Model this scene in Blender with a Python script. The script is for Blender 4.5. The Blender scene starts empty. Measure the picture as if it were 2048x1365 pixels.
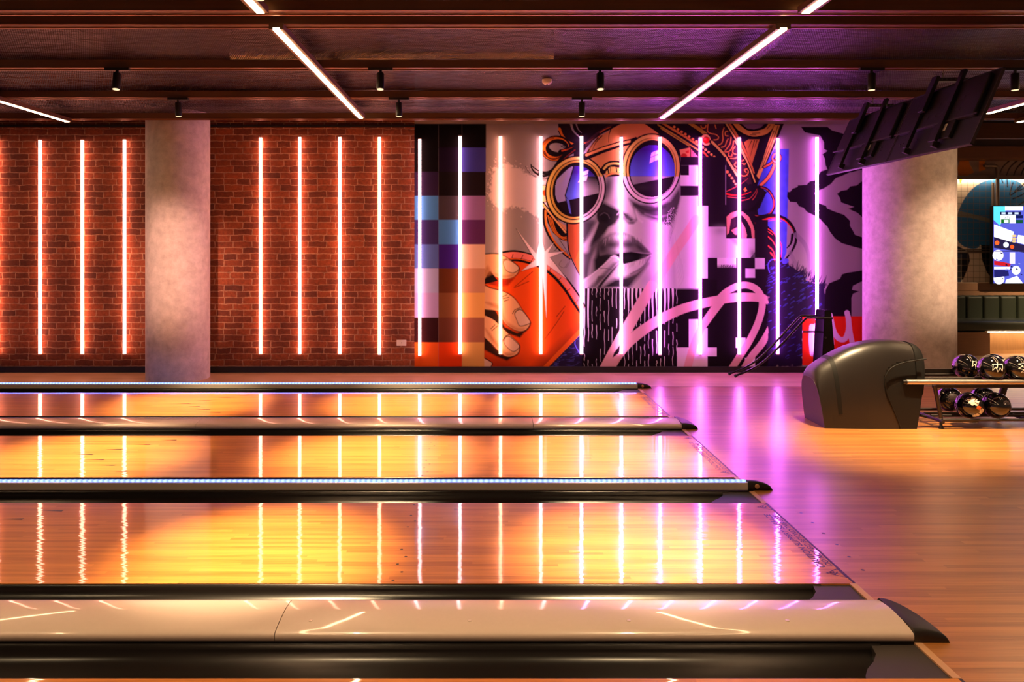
import bpy, bmesh, math, random
import numpy as np
from mathutils import Vector, Matrix
C = bpy.context.scene.collection
PI = math.pi
random.seed(7)

# ------------------------------------------------------------------ colour
def lin1(c):
    c = c / 255.0
    return c / 12.92 if c <= 0.04045 else ((c + 0.055) / 1.055) ** 2.4
def L(r, g, b): return (lin1(r), lin1(g), lin1(b))

# photograph frame (2048x1365): horizon 497, vanishing point x 970, focal 1490 px, eye 1.5 m
FPX, VPX, VPY, EYE = 1490.0, 970.0, 497.0, 1.5
def at(u, v, Y): return Vector(((u - VPX) * Y / FPX, Y, EYE - (v - VPY) * Y / FPX))

# ------------------------------------------------------------------ object helpers
def link(o, parent=None):
    C.objects.link(o)
    if parent is not None: o.parent = parent
    return o
def tag(o, label=None, cat=None, group=None, kind=None):
    if label: o['label'] = label
    if cat: o['category'] = cat
    if group: o['group'] = group
    if kind: o['kind'] = kind
    return o
def thing(name, label, cat, loc, group=None):
    o = bpy.data.objects.new(name, None); o.empty_display_size = 0.05
    o.location = loc; link(o)
    return tag(o, label, cat, group)

class MB:
    """collects shapes in world coordinates, then links them as one mesh object"""
    def __init__(s): s.bm = bmesh.new(); s.smooth = False
    def box(s, x0, x1, y0, y1, z0, z1, bev=0.0, seg=2):
        bm = s.bm if not bev else bmesh.new()
        r = bmesh.ops.create_cube(bm, size=1.0)
        for v in r['verts']:
            v.co = Vector(((x0 + x1) / 2 + v.co.x * (x1 - x0), (y0 + y1) / 2 + v.co.y * (y1 - y0), (z0 + z1) / 2 + v.co.z * (z1 - z0)))
        if bev:
            bmesh.ops.bevel(bm, geom=bm.edges[:], offset=bev, segments=seg, affect='EDGES', profile=0.5)
            s.absorb(bm)
        return s
    def absorb(s, bm, M=None):
        mp = {}
        for v in bm.verts: mp[v.index if False else v] = s.bm.verts.new(M @ v.co if M else v.co)
        for f in bm.faces:
            try:
                nf = s.bm.faces.new([mp[v] for v in f.verts]); nf.smooth = f.smooth; nf.material_index = f.material_index
            except ValueError: pass
        bm.free(); return s
    def obox(s, M, sx, sy, sz, bev=0.0):
        """box centred at M origin, sizes sx sy sz along M axes"""
        bm = bmesh.new(); r = bmesh.ops.create_cube(bm, size=1.0)
        for v in r['verts']: v.co = Vector((v.co.x * sx, v.co.y * sy, v.co.z * sz))
        if bev: bmesh.ops.bevel(bm, geom=bm.edges[:], offset=bev, segments=2, affect='EDGES', profile=0.5)
        return s.absorb(bm, M)
    def tube(s, pts, r, n=12, cap=True, closed=False):
        pts = [Vector(p) for p in pts]; rings = []
        rr = r if isinstance(r, (list, tuple)) else [r] * len(pts)
        up = None
        for i, p in enumerate(pts):
            if closed: t = pts[(i + 1) % len(pts)] - pts[i - 1]
            else: t = pts[min(i + 1, len(pts) - 1)] - pts[max(i - 1, 0)]
            t.normalize()
            if up is None:
                a = Vector((0, 0, 1)) if abs(t.z) < 0.9 else Vector((1, 0, 0))
                up = (a - t * a.dot(t)).normalized()
            else:
                up = (up - t * up.dot(t)).normalized()
            sd = t.cross(up)
            rings.append([s.bm.verts.new(p + (up * math.cos(2 * PI * k / n) + sd * math.sin(2 * PI * k / n)) * rr[i]) for k in range(n)])
        m = len(rings)
        for i in range(m if closed else m - 1):
            a, b = rings[i], rings[(i + 1) % m]
            for k in range(n):
                f = s.bm.faces.new((a[k], a[(k + 1) % n], b[(k + 1) % n], b[k])); f.smooth = True
        if cap and not closed:
            s.cap(rings[0][::-1]); s.cap(rings[-1])
        return s
    def cap(s, ring): return s.bm.faces.new([s.bm.verts.new(v.co) for v in ring])
    def lathe(s, prof, c, n=32, axis='Z'):
        """prof: list of (r, h)"""
        c = Vector(c); rings = []
        for r, h in prof:
            ring = []
            for k in range(n):
                a = 2 * PI * k / n; x, y = r * math.cos(a), r * math.sin(a)
                d = {'Z': (x, y, h), 'Y': (x, h, -y), 'X': (h, x, y)}[axis]
                ring.append(s.bm.verts.new(c + Vector(d)))
            rings.append(ring)
        for a, b in zip(rings, rings[1:]):
            for k in range(n):
                f = s.bm.faces.new((a[k], a[(k + 1) % n], b[(k + 1) % n], b[k])); f.smooth = True
        if prof[0][0] > 1e-5: s.cap(rings[0][::-1])
        if prof[-1][0] > 1e-5: s.cap(rings[-1])
        return s
    def poly(s, pts):
        vs = [s.bm.verts.new(p) for p in pts]
        return s.bm.faces.new(vs)
    def grid(s, rows, smooth=True, closed=False):
        vr = [[s.bm.verts.new(p) for p in row] for row in rows]
        n = len(vr[0])
        for a, b in zip(vr, vr[1:]):
            for k in range(n if closed else n - 1):
                f = s.bm.faces.new((a[k], a[(k + 1) % n], b[(k + 1) % n], b[k])); f.smooth = smooth
        return vr
    def prism(s, pts, d):
        """extrude polygon pts (3d list) along vector d"""
        d = Vector(d); a = [s.bm.verts.new(p) for p in pts]; b = [s.bm.verts.new(Vector(p) + d) for p in pts]
        s.bm.faces.new(a[::-1]); s.bm.faces.new(b)
        for i in range(len(a)):
            j = (i + 1) % len(a); s.bm.faces.new((a[i], a[j], b[j], b[i]))
        return s
    def build(s, name, mat, parent=None, origin=None, label=None, weld=0.0):
        bm = s.bm
        if weld: bmesh.ops.remove_doubles(bm, verts=bm.verts[:], dist=weld)
        bmesh.ops.recalc_face_normals(bm, faces=bm.faces[:])
        base = Vector((0, 0, 0)); p = parent
        while p is not None: base += p.location; p = p.parent
        o0 = Vector(origin) if origin is not None else base
        bmesh.ops.translate(bm, verts=bm.verts[:], vec=-o0)
        me = bpy.data.meshes.new(name); bm.to_mesh(me); bm.free()
        for m in (mat if isinstance(mat, (list, tuple)) else [mat]): me.materials.append(m)
        o = bpy.data.objects.new(name, me); link(o, parent)
        o.location = o0 - base
        if label: o['label'] = label
        return o
def struct(o): o['kind'] = 'structure'; return o
def copy_tree(o, parent=None):
    c = o.copy(); C.objects.link(c)
    if parent is not None: c.parent = parent
    for ch in o.children: copy_tree(ch, c)
    return c

# ------------------------------------------------------------------ materials
MATS = {}
def newmat(name):
    m = bpy.data.materials.new(name); m.use_nodes = True
    nt = m.node_tree; nt.nodes.clear()
    out = nt.nodes.new('ShaderNodeOutputMaterial')
    return m, nt, out
def nd(nt, t, **kw):
    n = nt.nodes.new(t)
    for k, v in kw.items():
        if k.startswith('i_'): n.inputs[k[2:].replace('_', ' ')].default_value = v
        else: setattr(n, k, v)
    return n
def pbr(name, col, rough=0.5, metal=0.0, coat=0.0, coat_rough=0.05, noise=0.0, nscale=30.0, bump=0.0, bscale=80.0, spec=0.5, stretch=(1, 1, 1)):
    m, nt, out = newmat(name)
    b = nd(nt, 'ShaderNodeBsdfPrincipled')
    b.inputs['Base Color'].default_value = (*col, 1); b.inputs['Roughness'].default_value = rough
    b.inputs['Metallic'].default_value = metal; b.inputs['Coat Weight'].default_value = coat
    b.inputs['Coat Roughness'].default_value = coat_rough; b.inputs['Specular IOR Level'].default_value = spec
    tc = nd(nt, 'ShaderNodeTexCoord'); mp = nd(nt, 'ShaderNodeMapping'); mp.inputs['Scale'].default_value = stretch
    nt.links.new(tc.outputs['Object'], mp.inputs['Vector'])
    if noise:
        n = nd(nt, 'ShaderNodeTexNoise'); n.inputs['Scale'].default_value = nscale; n.inputs['Detail'].default_value = 5
        nt.links.new(mp.outputs[0], n.inputs['Vector'])
        mx = nd(nt, 'ShaderNodeMix', data_type='RGBA')
        mx.inputs[6].default_value = (*[c * (1 - noise) for c in col], 1); mx.inputs[7].default_value = (*[min(1, c * (1 + noise)) for c in col], 1)
        nt.links.new(n.outputs['Fac'], mx.inputs[0]); nt.links.new(mx.outputs[2], b.inputs['Base Color'])
    if bump:
        n2 = nd(nt, 'ShaderNodeTexNoise'); n2.inputs['Scale'].default_value = bscale; n2.inputs['Detail'].default_value = 3
        nt.links.new(mp.outputs[0], n2.inputs['Vector'])
        bp = nd(nt, 'ShaderNodeBump'); bp.inputs['Strength'].default_value = bump; bp.inputs['Distance'].default_value = 0.01
        nt.links.new(n2.outputs['Fac'], bp.inputs['Height']); nt.links.new(bp.outputs[0], b.inputs['Normal'])
    nt.links.new(b.outputs[0], out.inputs[0])
    return m
def emit(name, col, strength):
    m, nt, out = newmat(name)
    e = nd(nt, 'ShaderNodeEmission'); e.inputs[0].default_value = (*col, 1); e.inputs[1].default_value = strength
    nt.links.new(e.outputs[0], out.inputs[0]); return m

def wood_boards(name, c_dark, c_light, board, rough, coat_rough, coat, along='X', wob=0.0):
    """narrow boards running along X, every board its own shade, fine grain along the board"""
    m, nt, out = newmat(name); lk = nt.links.new
    b = nd(nt, 'ShaderNodeBsdfPrincipled')
    g = nd(nt, 'ShaderNodeNewGeometry')
    sx = nd(nt, 'ShaderNodeSeparateXYZ'); lk(g.outputs['Position'], sx.inputs[0])
    dv = nd(nt, 'ShaderNodeMath', operation='DIVIDE'); lk(sx.outputs[1], dv.inputs[0]); dv.inputs[1].default_value = board
    fl = nd(nt, 'ShaderNodeMath', operation='FLOOR'); lk(dv.outputs[0], fl.inputs[0])
    wn0 = nd(nt, 'ShaderNodeTexWhiteNoise', noise_dimensions='1D'); lk(fl.outputs[0], wn0.inputs['W'])
    # plank ends
    pl = nd(nt, 'ShaderNodeMath', operation='DIVIDE'); lk(sx.outputs[0], pl.inputs[0]); pl.inputs[1].default_value = 1.1
    sh = nd(nt, 'ShaderNodeMath', operation='ADD'); lk(pl.outputs[0], sh.inputs[0]); lk(wn0.outputs['Value'], sh.inputs[1])
    fl2 = nd(nt, 'ShaderNodeMath', operation='FLOOR'); lk(sh.outputs[0], fl2.inputs[0])
    cmb = nd(nt, 'ShaderNodeCombineXYZ'); lk(fl.outputs[0], cmb.inputs[0]); lk(fl2.outputs[0], cmb.inputs[1])
    wn = nd(nt, 'ShaderNodeTexWhiteNoise', noise_dimensions='2D'); lk(cmb.outputs[0], wn.inputs['Vector'])
    mp = nd(nt, 'ShaderNodeMapping'); mp.inputs['Scale'].default_value = (1.2, 60, 1); lk(g.outputs['Position'], mp.inputs['Vector'])
    off = nd(nt, 'ShaderNodeVectorMath', operation='ADD'); lk(mp.outputs[0], off.inputs[0]); lk(wn.outputs['Color'], off.inputs[1])
    gr = nd(nt, 'ShaderNodeTexNoise'); gr.inputs['Scale'].default_value = 3.0; gr.inputs['Detail'].default_value = 6; lk(off.outputs[0], gr.inputs['Vector'])
    mx1 = nd(nt, 'ShaderNodeMath', operation='MULTIPLY_ADD'); lk(wn.outputs['Value'], mx1.inputs[0]); mx1.inputs[1].default_value = 0.42; mx1.inputs[2].default_value = 0.0
    mx2 = nd(nt, 'ShaderNodeMath', operation='MULTIPLY_ADD'); lk(gr.outputs['Fac'], mx2.inputs[0]); mx2.inputs[1].default_value = 0.95; lk(mx1.outputs[0], mx2.inputs[2])
    cr = nd(nt, 'ShaderNodeValToRGB'); cr.color_ramp.elements[0].position = 0.25; cr.color_ramp.elements[1].position = 0.95
    cr.color_ramp.elements[0].color = (*c_dark, 1); cr.color_ramp.elements[1].color = (*c_light, 1); lk(mx2.outputs[0], cr.inputs[0])
    lk(cr.outputs[0], b.inputs['Base Color'])
    b.inputs['Roughness'].default_value = rough; b.inputs['Coat Weight'].default_value = coat
    b.inputs['Coat Roughness'].default_value = coat_rough; b.inputs['Coat IOR'].default_value = 1.5
    if wob:
        mp2 = nd(nt, 'ShaderNodeMapping'); mp2.inputs['Scale'].default_value = (2.0, 14, 1); lk(g.outputs['Position'], mp2.inputs['Vector'])
        n2 = nd(nt, 'ShaderNodeTexNoise'); n2.inputs['Scale'].default_value = 1.5; n2.inputs['Detail'].default_value = 2; lk(mp2.outputs[0], n2.inputs['Vector'])
        bp = nd(nt, 'ShaderNodeBump'); bp.inputs['Strength'].default_value = wob; bp.inputs['Distance'].default_value = 0.002
        lk(n2.outputs['Fac'], bp.inputs['Height']); lk(bp.outputs[0], b.inputs['Normal']); lk(bp.outputs[0], b.inputs['Coat Normal'])
    lk(b.outputs[0], out.inputs[0]); return m

def brick_mat():
    m, nt, out = newmat('red_brick'); lk = nt.links.new
    b = nd(nt, 'ShaderNodeBsdfPrincipled'); b.inputs['Roughness'].default_value = 0.85
    g = nd(nt, 'ShaderNodeNewGeometry'); sx = nd(nt, 'ShaderNodeSeparateXYZ'); lk(g.outputs['Position'], sx.inputs[0])
    cb = nd(nt, 'ShaderNodeCombineXYZ'); lk(sx.outputs[0], cb.inputs[0]); lk(sx.outputs[2], cb.inputs[1])
    wz = nd(nt, 'ShaderNodeTexNoise'); wz.inputs['Scale'].default_value = 9; wz.inputs['Detail'].default_value = 3; lk(cb.outputs[0], wz.inputs['Vector'])
    sb = nd(nt, 'ShaderNodeVectorMath', operation='SUBTRACT'); lk(wz.outputs['Color'], sb.inputs[0]); sb.inputs[1].default_value = (0.5, 0.5, 0.5)
    sc = nd(nt, 'ShaderNodeVectorMath', operation='SCALE'); lk(sb.outputs[0], sc.inputs[0]); sc.inputs['Scale'].default_value = 0.03
    ad = nd(nt, 'ShaderNodeVectorMath', operation='ADD'); lk(cb.outputs[0], ad.inputs[0]); lk(sc.outputs[0], ad.inputs[1])
    br = nd(nt, 'ShaderNodeTexBrick'); br.offset = 0.5; br.squash = 0.72; br.squash_frequency = 3
    lk(ad.outputs[0], br.inputs['Vector'])
    br.inputs['Scale'].default_value = 1.0; br.inputs['Brick Width'].default_value = 0.225; br.inputs['Row Height'].default_value = 0.0755
    br.inputs['Mortar Size'].default_value = 0.0068; br.inputs['Mortar Smooth'].default_value = 0.35; br.inputs['Bias'].default_value = -0.1
    br.inputs['Color1'].default_value = (*L(160, 80, 42), 1); br.inputs['Color2'].default_value = (*L(102, 46, 28), 1)
    br.inputs['Mortar'].default_value = (*L(186, 140, 108), 1)
    n = nd(nt, 'ShaderNodeTexNoise'); n.inputs['Scale'].default_value = 26; n.inputs['Detail'].default_value = 8; n.inputs['Roughness'].default_value = 0.7; lk(cb.outputs[0], n.inputs['Vector'])
    cr = nd(nt, 'ShaderNodeValToRGB'); cr.color_ramp.elements[0].position = 0.3; cr.color_ramp.elements[1].position = 0.72
    cr.color_ramp.elements[0].color = (0.42, 0.38, 0.38, 1); cr.color_ramp.elements[1].color = (1.15, 1.1, 1.05, 1); lk(n.outputs['Fac'], cr.inputs[0])
    mx = nd(nt, 'ShaderNodeMix', data_type='RGBA', blend_type='MULTIPLY'); mx.inputs[0].default_value = 0.85
    lk(br.outputs['Color'], mx.inputs[6]); lk(cr.outputs[0], mx.inputs[7])
    # larger patches of older, darker brick
    n3 = nd(nt, 'ShaderNodeTexNoise'); n3.inputs['Scale'].default_value = 2.2; n3.inputs['Detail'].default_value = 3; lk(cb.outputs[0], n3.inputs['Vector'])
    cr3 = nd(nt, 'ShaderNodeValToRGB'); cr3.color_ramp.elements[0].position = 0.35; cr3.color_ramp.elements[1].position = 0.65
    cr3.color_ramp.elements[0].color = (0.7, 0.66, 0.7, 1); cr3.color_ramp.elements[1].color = (1, 1, 1, 1); lk(n3.outputs['Fac'], cr3.inputs[0])
    mx3 = nd(nt, 'ShaderNodeMix', data_type='RGBA', blend_type='MULTIPLY'); mx3.inputs[0].default_value = 1.0
    lk(mx.outputs[2], mx3.inputs[6]); lk(cr3.outputs[0], mx3.inputs[7]); lk(mx3.outputs[2], b.inputs['Base Color'])
    iv = nd(nt, 'ShaderNodeMath', operation='MULTIPLY_ADD'); lk(br.outputs['Fac'], iv.inputs[0]); iv.inputs[1].default_value = -1.0
    nm = nd(nt, 'ShaderNodeMath', operation='MULTIPLY'); lk(n.outputs['Fac'], nm.inputs[0]); nm.inputs[1].default_value = 0.6; lk(nm.outputs[0], iv.inputs[2])
    bp = nd(nt, 'ShaderNodeBump'); bp.inputs['Strength'].default_value = 0.7; bp.inputs['Distance'].default_value = 0.008
    lk(iv.outputs[0], bp.inputs['Height']); lk(bp.outputs[0], b.inputs['Normal'])
    lk(b.outputs[0], out.inputs[0]); return m

def mesh_cloth_mat():
    """dark perforated metal fabric: half of it is holes"""
    m, nt, out = newmat('ceiling_mesh'); lk = nt.links.new
    b = nd(nt, 'ShaderNodeBsdfPrincipled'); b.inputs['Base Color'].default_value = (*L(88, 74, 84), 1)
    b.inputs['Roughness'].default_value = 0.42; b.inputs['Metallic'].default_value = 0.6
    g = nd(nt, 'ShaderNodeNewGeometry')
    mp = nd(nt, 'ShaderNodeMapping'); mp.inputs['Scale'].default_value = (1.4, 3.2, 1); lk(g.outputs['Position'], mp.inputs['Vector'])
    n = nd(nt, 'ShaderNodeTexNoise'); n.inputs['Scale'].default_value = 2.2; n.inputs['Detail'].default_value = 4; n.inputs['Distortion'].default_value = 1.5; lk(mp.outputs[0], n.inputs['Vector'])
    bp = nd(nt, 'ShaderNodeBump'); bp.inputs['Strength'].default_value = 0.55; bp.inputs['Distance'].default_value = 0.12
    lk(n.outputs['Fac'], bp.inputs['Height']); lk(bp.outputs[0], b.inputs['Normal'])
    # woven holes
    sx = nd(nt, 'ShaderNodeSeparateXYZ'); lk(g.outputs['Position'], sx.inputs[0])
    def wv(o, k):
        a = nd(nt, 'ShaderNodeMath', operation='MULTIPLY'); lk(o, a.inputs[0]); a.inputs[1].default_value = k
        s_ = nd(nt, 'ShaderNodeMath', operation='SINE'); lk(a.outputs[0], s_.inputs[0]); return s_
    wx, wy = wv(sx.outputs[0], 2 * PI / 0.016), wv(sx.outputs[1], 2 * PI / 0.03)
    mul = nd(nt, 'ShaderNodeMath', operation='MULTIPLY'); lk(wx.outputs[0], mul.inputs[0]); lk(wy.outputs[0], mul.inputs[1])
    fac = nd(nt, 'ShaderNodeMath', operation='MULTIPLY_ADD'); lk(mul.outputs[0], fac.inputs[0]); fac.inputs[1].default_value = 0.35; fac.inputs[2].default_value = 0.62
    fac.use_clamp = True
    tr = nd(nt, 'ShaderNodeBsdfTransparent'); ms = nd(nt, 'ShaderNodeMixShader')
    lk(fac.outputs[0], ms.inputs[0]); lk(tr.outputs[0], ms.inputs[1]); lk(b.outputs[0], ms.inputs[2]); lk(ms.outputs[0], out.inputs[0])
    return m

def led_mat(name, col, s_hi, s_lo, pitch):
    """LED tape: a bright dot every `pitch` metres"""
    m, nt, out = newmat(name); lk = nt.links.new
    g = nd(nt, 'ShaderNodeNewGeometry'); sx = nd(nt, 'ShaderNodeSeparateXYZ'); lk(g.outputs['Position'], sx.inputs[0])
    a = nd(nt, 'ShaderNodeMath', operation='MULTIPLY'); lk(sx.outputs[0], a.inputs[0]); a.inputs[1].default_value = 2 * PI / pitch
    s_ = nd(nt, 'ShaderNodeMath', operation='SINE'); lk(a.outputs[0], s_.inputs[0])
    f = nd(nt, 'ShaderNodeMath', operation='MULTIPLY_ADD'); lk(s_.outputs[0], f.inputs[0]); f.inputs[1].default_value = (s_hi - s_lo) / 2; f.inputs[2].default_value = (s_hi + s_lo) / 2
    e = nd(nt, 'ShaderNodeEmission'); e.inputs[0].default_value = (*col, 1); lk(f.outputs[0], e.inputs[1]); lk(e.outputs[0], out.inputs[0])
    return m

def vcol_mat(name, rough=0.6, spec=0.25, bump=0.15):
    m, nt, out = newmat(name); lk = nt.links.new
    b = nd(nt, 'ShaderNodeBsdfPrincipled'); b.inputs['Roughness'].default_value = rough; b.inputs['Specular IOR Level'].default_value = spec
    a = nd(nt, 'ShaderNodeVertexColor'); a.layer_name = 'paint'; lk(a.outputs['Color'], b.inputs['Base Color'])
    g = nd(nt, 'ShaderNodeNewGeometry')
    n = nd(nt, 'ShaderNodeTexNoise'); n.inputs['Scale'].default_value = 160; lk(g.outputs['Position'], n.inputs['Vector'])
    bp = nd(nt, 'ShaderNodeBump'); bp.inputs['Strength'].default_value = bump; bp.inputs['Distance'].default_value = 0.003
    lk(n.outputs['Fac'], bp.inputs['Height']); lk(bp.outputs[0], b.inputs['Normal']); lk(b.outputs[0], out.inputs[0]); return m

def concrete_mat():
    m, nt, out = newmat('concrete'); lk = nt.links.new
    b = nd(nt, 'ShaderNodeBsdfPrincipled'); b.inputs['Roughness'].default_value = 0.8
    g = nd(nt, 'ShaderNodeNewGeometry')
    n = nd(nt, 'ShaderNodeTexNoise'); n.inputs['Scale'].default_value = 11; n.inputs['Detail'].default_value = 9; n.inputs['Roughness'].default_value = 0.65; lk(g.outputs['Position'], n.inputs['Vector'])
    cr = nd(nt, 'ShaderNodeValToRGB'); cr.color_ramp.elements[0].position = 0.3; cr.color_ramp.elements[1].position = 0.7
    cr.color_ramp.elements[0].color = (*L(158, 150, 146), 1); cr.color_ramp.elements[1].color = (*L(190, 182, 178), 1); lk(n.outputs['Fac'], cr.inputs[0])
    v = nd(nt, 'ShaderNodeTexVoronoi'); v.inputs['Scale'].default_value = 38; lk(g.outputs['Position'], v.inputs['Vector'])
    c2 = nd(nt, 'ShaderNodeValToRGB'); c2.color_ramp.elements[0].position = 0.03; c2.color_ramp.elements[1].position = 0.10
    c2.color_ramp.elements[0].color = (0.6, 0.58, 0.56, 1); c2.color_ramp.elements[1].color = (1, 1, 1, 1); lk(v.outputs['Distance'], c2.inputs[0])
    mx = nd(nt, 'ShaderNodeMix', data_type='RGBA', blend_type='MULTIPLY'); mx.inputs[0].default_value = 0.7
    lk(cr.outputs[0], mx.inputs[6]); lk(c2.outputs[0], mx.inputs[7]); lk(mx.outputs[2], b.inputs['Base Color'])
    n2 = nd(nt, 'ShaderNodeTexNoise'); n2.inputs['Scale'].default_value = 60; n2.inputs['Detail'].default_value = 4; lk(g.outputs['Position'], n2.inputs['Vector'])
    bp = nd(nt, 'ShaderNodeBump'); bp.inputs['Strength'].default_value = 0.25; bp.inputs['Distance'].default_value = 0.006
    lk(n2.outputs['Fac'], bp.inputs['Height']); lk(bp.outputs[0], b.inputs['Normal']); lk(b.outputs[0], out.inputs[0]); return m

M = MATS
M['brick'] = brick_mat()
M['concrete'] = concrete_mat()
M['plaster'] = pbr('grey_plaster', L(150, 138, 134), 0.85, noise=0.1, nscale=8)
M['lane'] = wood_boards('lane_maple', L(164, 90, 30), L(226, 146, 66), 0.0268, 0.35, 0.035, 1.0, wob=0.35)
M['approach'] = wood_boards('approach_maple', L(138, 82, 34), L(190, 124, 60), 0.036, 0.45, 0.25, 1.0, wob=0.3)
M['walkway'] = wood_boards('walkway_boards', L(160, 122, 96), L(196, 158, 126), 0.12, 0.5, 0.3, 0.35)
M['black_trim'] = pbr('black_paint', L(24, 20, 20), 0.5)
M['subfloor'] = pbr('dark_subfloor', L(28, 24, 22), 0.8)
M['bronze'] = pbr('brown_timber_beam', L(98, 66, 40), 0.5, noise=0.25, nscale=12, stretch=(0.2, 6, 6))
M['bronze_edge'] = pbr('bronze_edge_trim', L(150, 96, 60), 0.35, metal=0.7)
M['slab'] = pbr('dark_soffit', L(60, 50, 48), 0.9)
M['mesh'] = mesh_cloth_mat()
M['foil'] = pbr('silver_foil', L(200, 190, 190), 0.25, metal=1.0, bump=0.8, bscale=14)
M['track_black'] = pbr('black_powder_coat', L(16, 14, 14), 0.42)
M['gutter'] = pbr('gutter_plastic', L(19, 16, 15), 0.28, bump=0.05, bscale=4, spec=0.4)
M['endplate'] = pbr('grey_end_plate', L(54, 48, 45), 0.5)
M['trim_pale'] = pbr('pale_wood_trim', L(196, 150, 112), 0.45)
M['capping'] = pbr('pale_capping', L(212, 192, 178), 0.3, coat=0.7, coat_rough=0.05, noise=0.03, nscale=60)
M['alu'] = pbr('brushed_aluminium', L(214, 204, 194), 0.4, metal=0.15)
M['nose'] = pbr('black_rubber', L(26, 23, 23), 0.45)
M['ink'] = pbr('dark_inlay', L(34, 22, 18), 0.4)
M['ink_violet'] = pbr('printed_ink', L(38, 26, 46), 0.4)
M['led'] = led_mat('led_tape_blue', (0.11, 0.17, 1.0), 7.5, 3.6, 0.0333)
M['chrome'] = pbr('satin_steel', L(196, 186, 178), 0.3, metal=0.85)
M['rail_dark'] = pbr('dark_steel', L(60, 54, 52), 0.4, metal=0.7)
M['hood'] = pbr('hood_plastic', L(34, 30, 29), 0.36, bump=0.06, bscale=260, spec=0.5)
M['hood_dark'] = pbr('hood_dark_plastic', L(13, 12, 11), 0.6, spec=0.3)
M['hood_cap'] = pbr('hood_end_plastic', L(52, 38, 40), 0.42)
M['ball'] = pbr('black_ball', L(14, 13, 15), 0.06, coat=1.0, coat_rough=0.02)
M['white_ink'] = pbr('white_logo_ink', L(226, 220, 206), 0.35)
M['orange_ink'] = pbr('orange_logo_ink', L(200, 96, 40), 0.35)
M['tv_back'] = pbr('television_back', L(17, 15, 17), 0.45, bump=0.05, bscale=300)
M['tv_dark'] = pbr('television_black', L(16, 14, 16), 0.4)
M['tv_edge'] = pbr('television_rim', L(54, 48, 54), 0.35)
M['screen_off'] = pbr('screen_glass', L(8, 8, 10), 0.08)
M['sticker'] = pbr('white_sticker', L(190, 180, 176), 0.6)
M['white_plastic'] = pbr('white_plastic', L(226, 214, 206), 0.4)
M['ramp_black'] = pbr('ramp_black_steel', L(20, 16, 20), 0.25)
M['sofa'] = pbr('green_leather', L(28, 36, 24), 0.45, bump=0.1, bscale=40)
M['panel_wood'] = pbr('oak_panel', L(150, 108, 66), 0.5, noise=0.25, nscale=9, stretch=(8, 8, 0.6))
M['ledge_wood'] = pbr('brown_ledge', L(120, 84, 60), 0.5, noise=0.15, nscale=9, stretch=(0.5, 8, 8))
M['pipe'] = pbr('galvanised_pipe', L(130, 116, 106), 0.4, metal=0.6)
# ------------------------------------------------------------------ wall painting (paint only, no light)
def smooth_curve(pts, n=8, closed=False):
    P = [np.array(p, float) for p in pts]
    if len(P) < 3: return np.array(P)
    out = []; m = len(P)
    for i in range(m if closed else m - 1):
        p0 = P[(i - 1) % m] if closed or i > 0 else P[0]
        p1, p2 = P[i], P[(i + 1) % m]
        p3 = P[(i + 2) % m] if closed or i + 2 < m else P[-1]
        for k in range(n):
            t = k / n
            out.append(0.5 * ((2 * p1) + (-p0 + p2) * t + (2 * p0 - 5 * p1 + 4 * p2 - p3) * t * t + (-p0 + 3 * p1 - 3 * p2 + p3) * t ** 3))
    if not closed: out.append(P[-1])
    return np.array(out)

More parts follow.
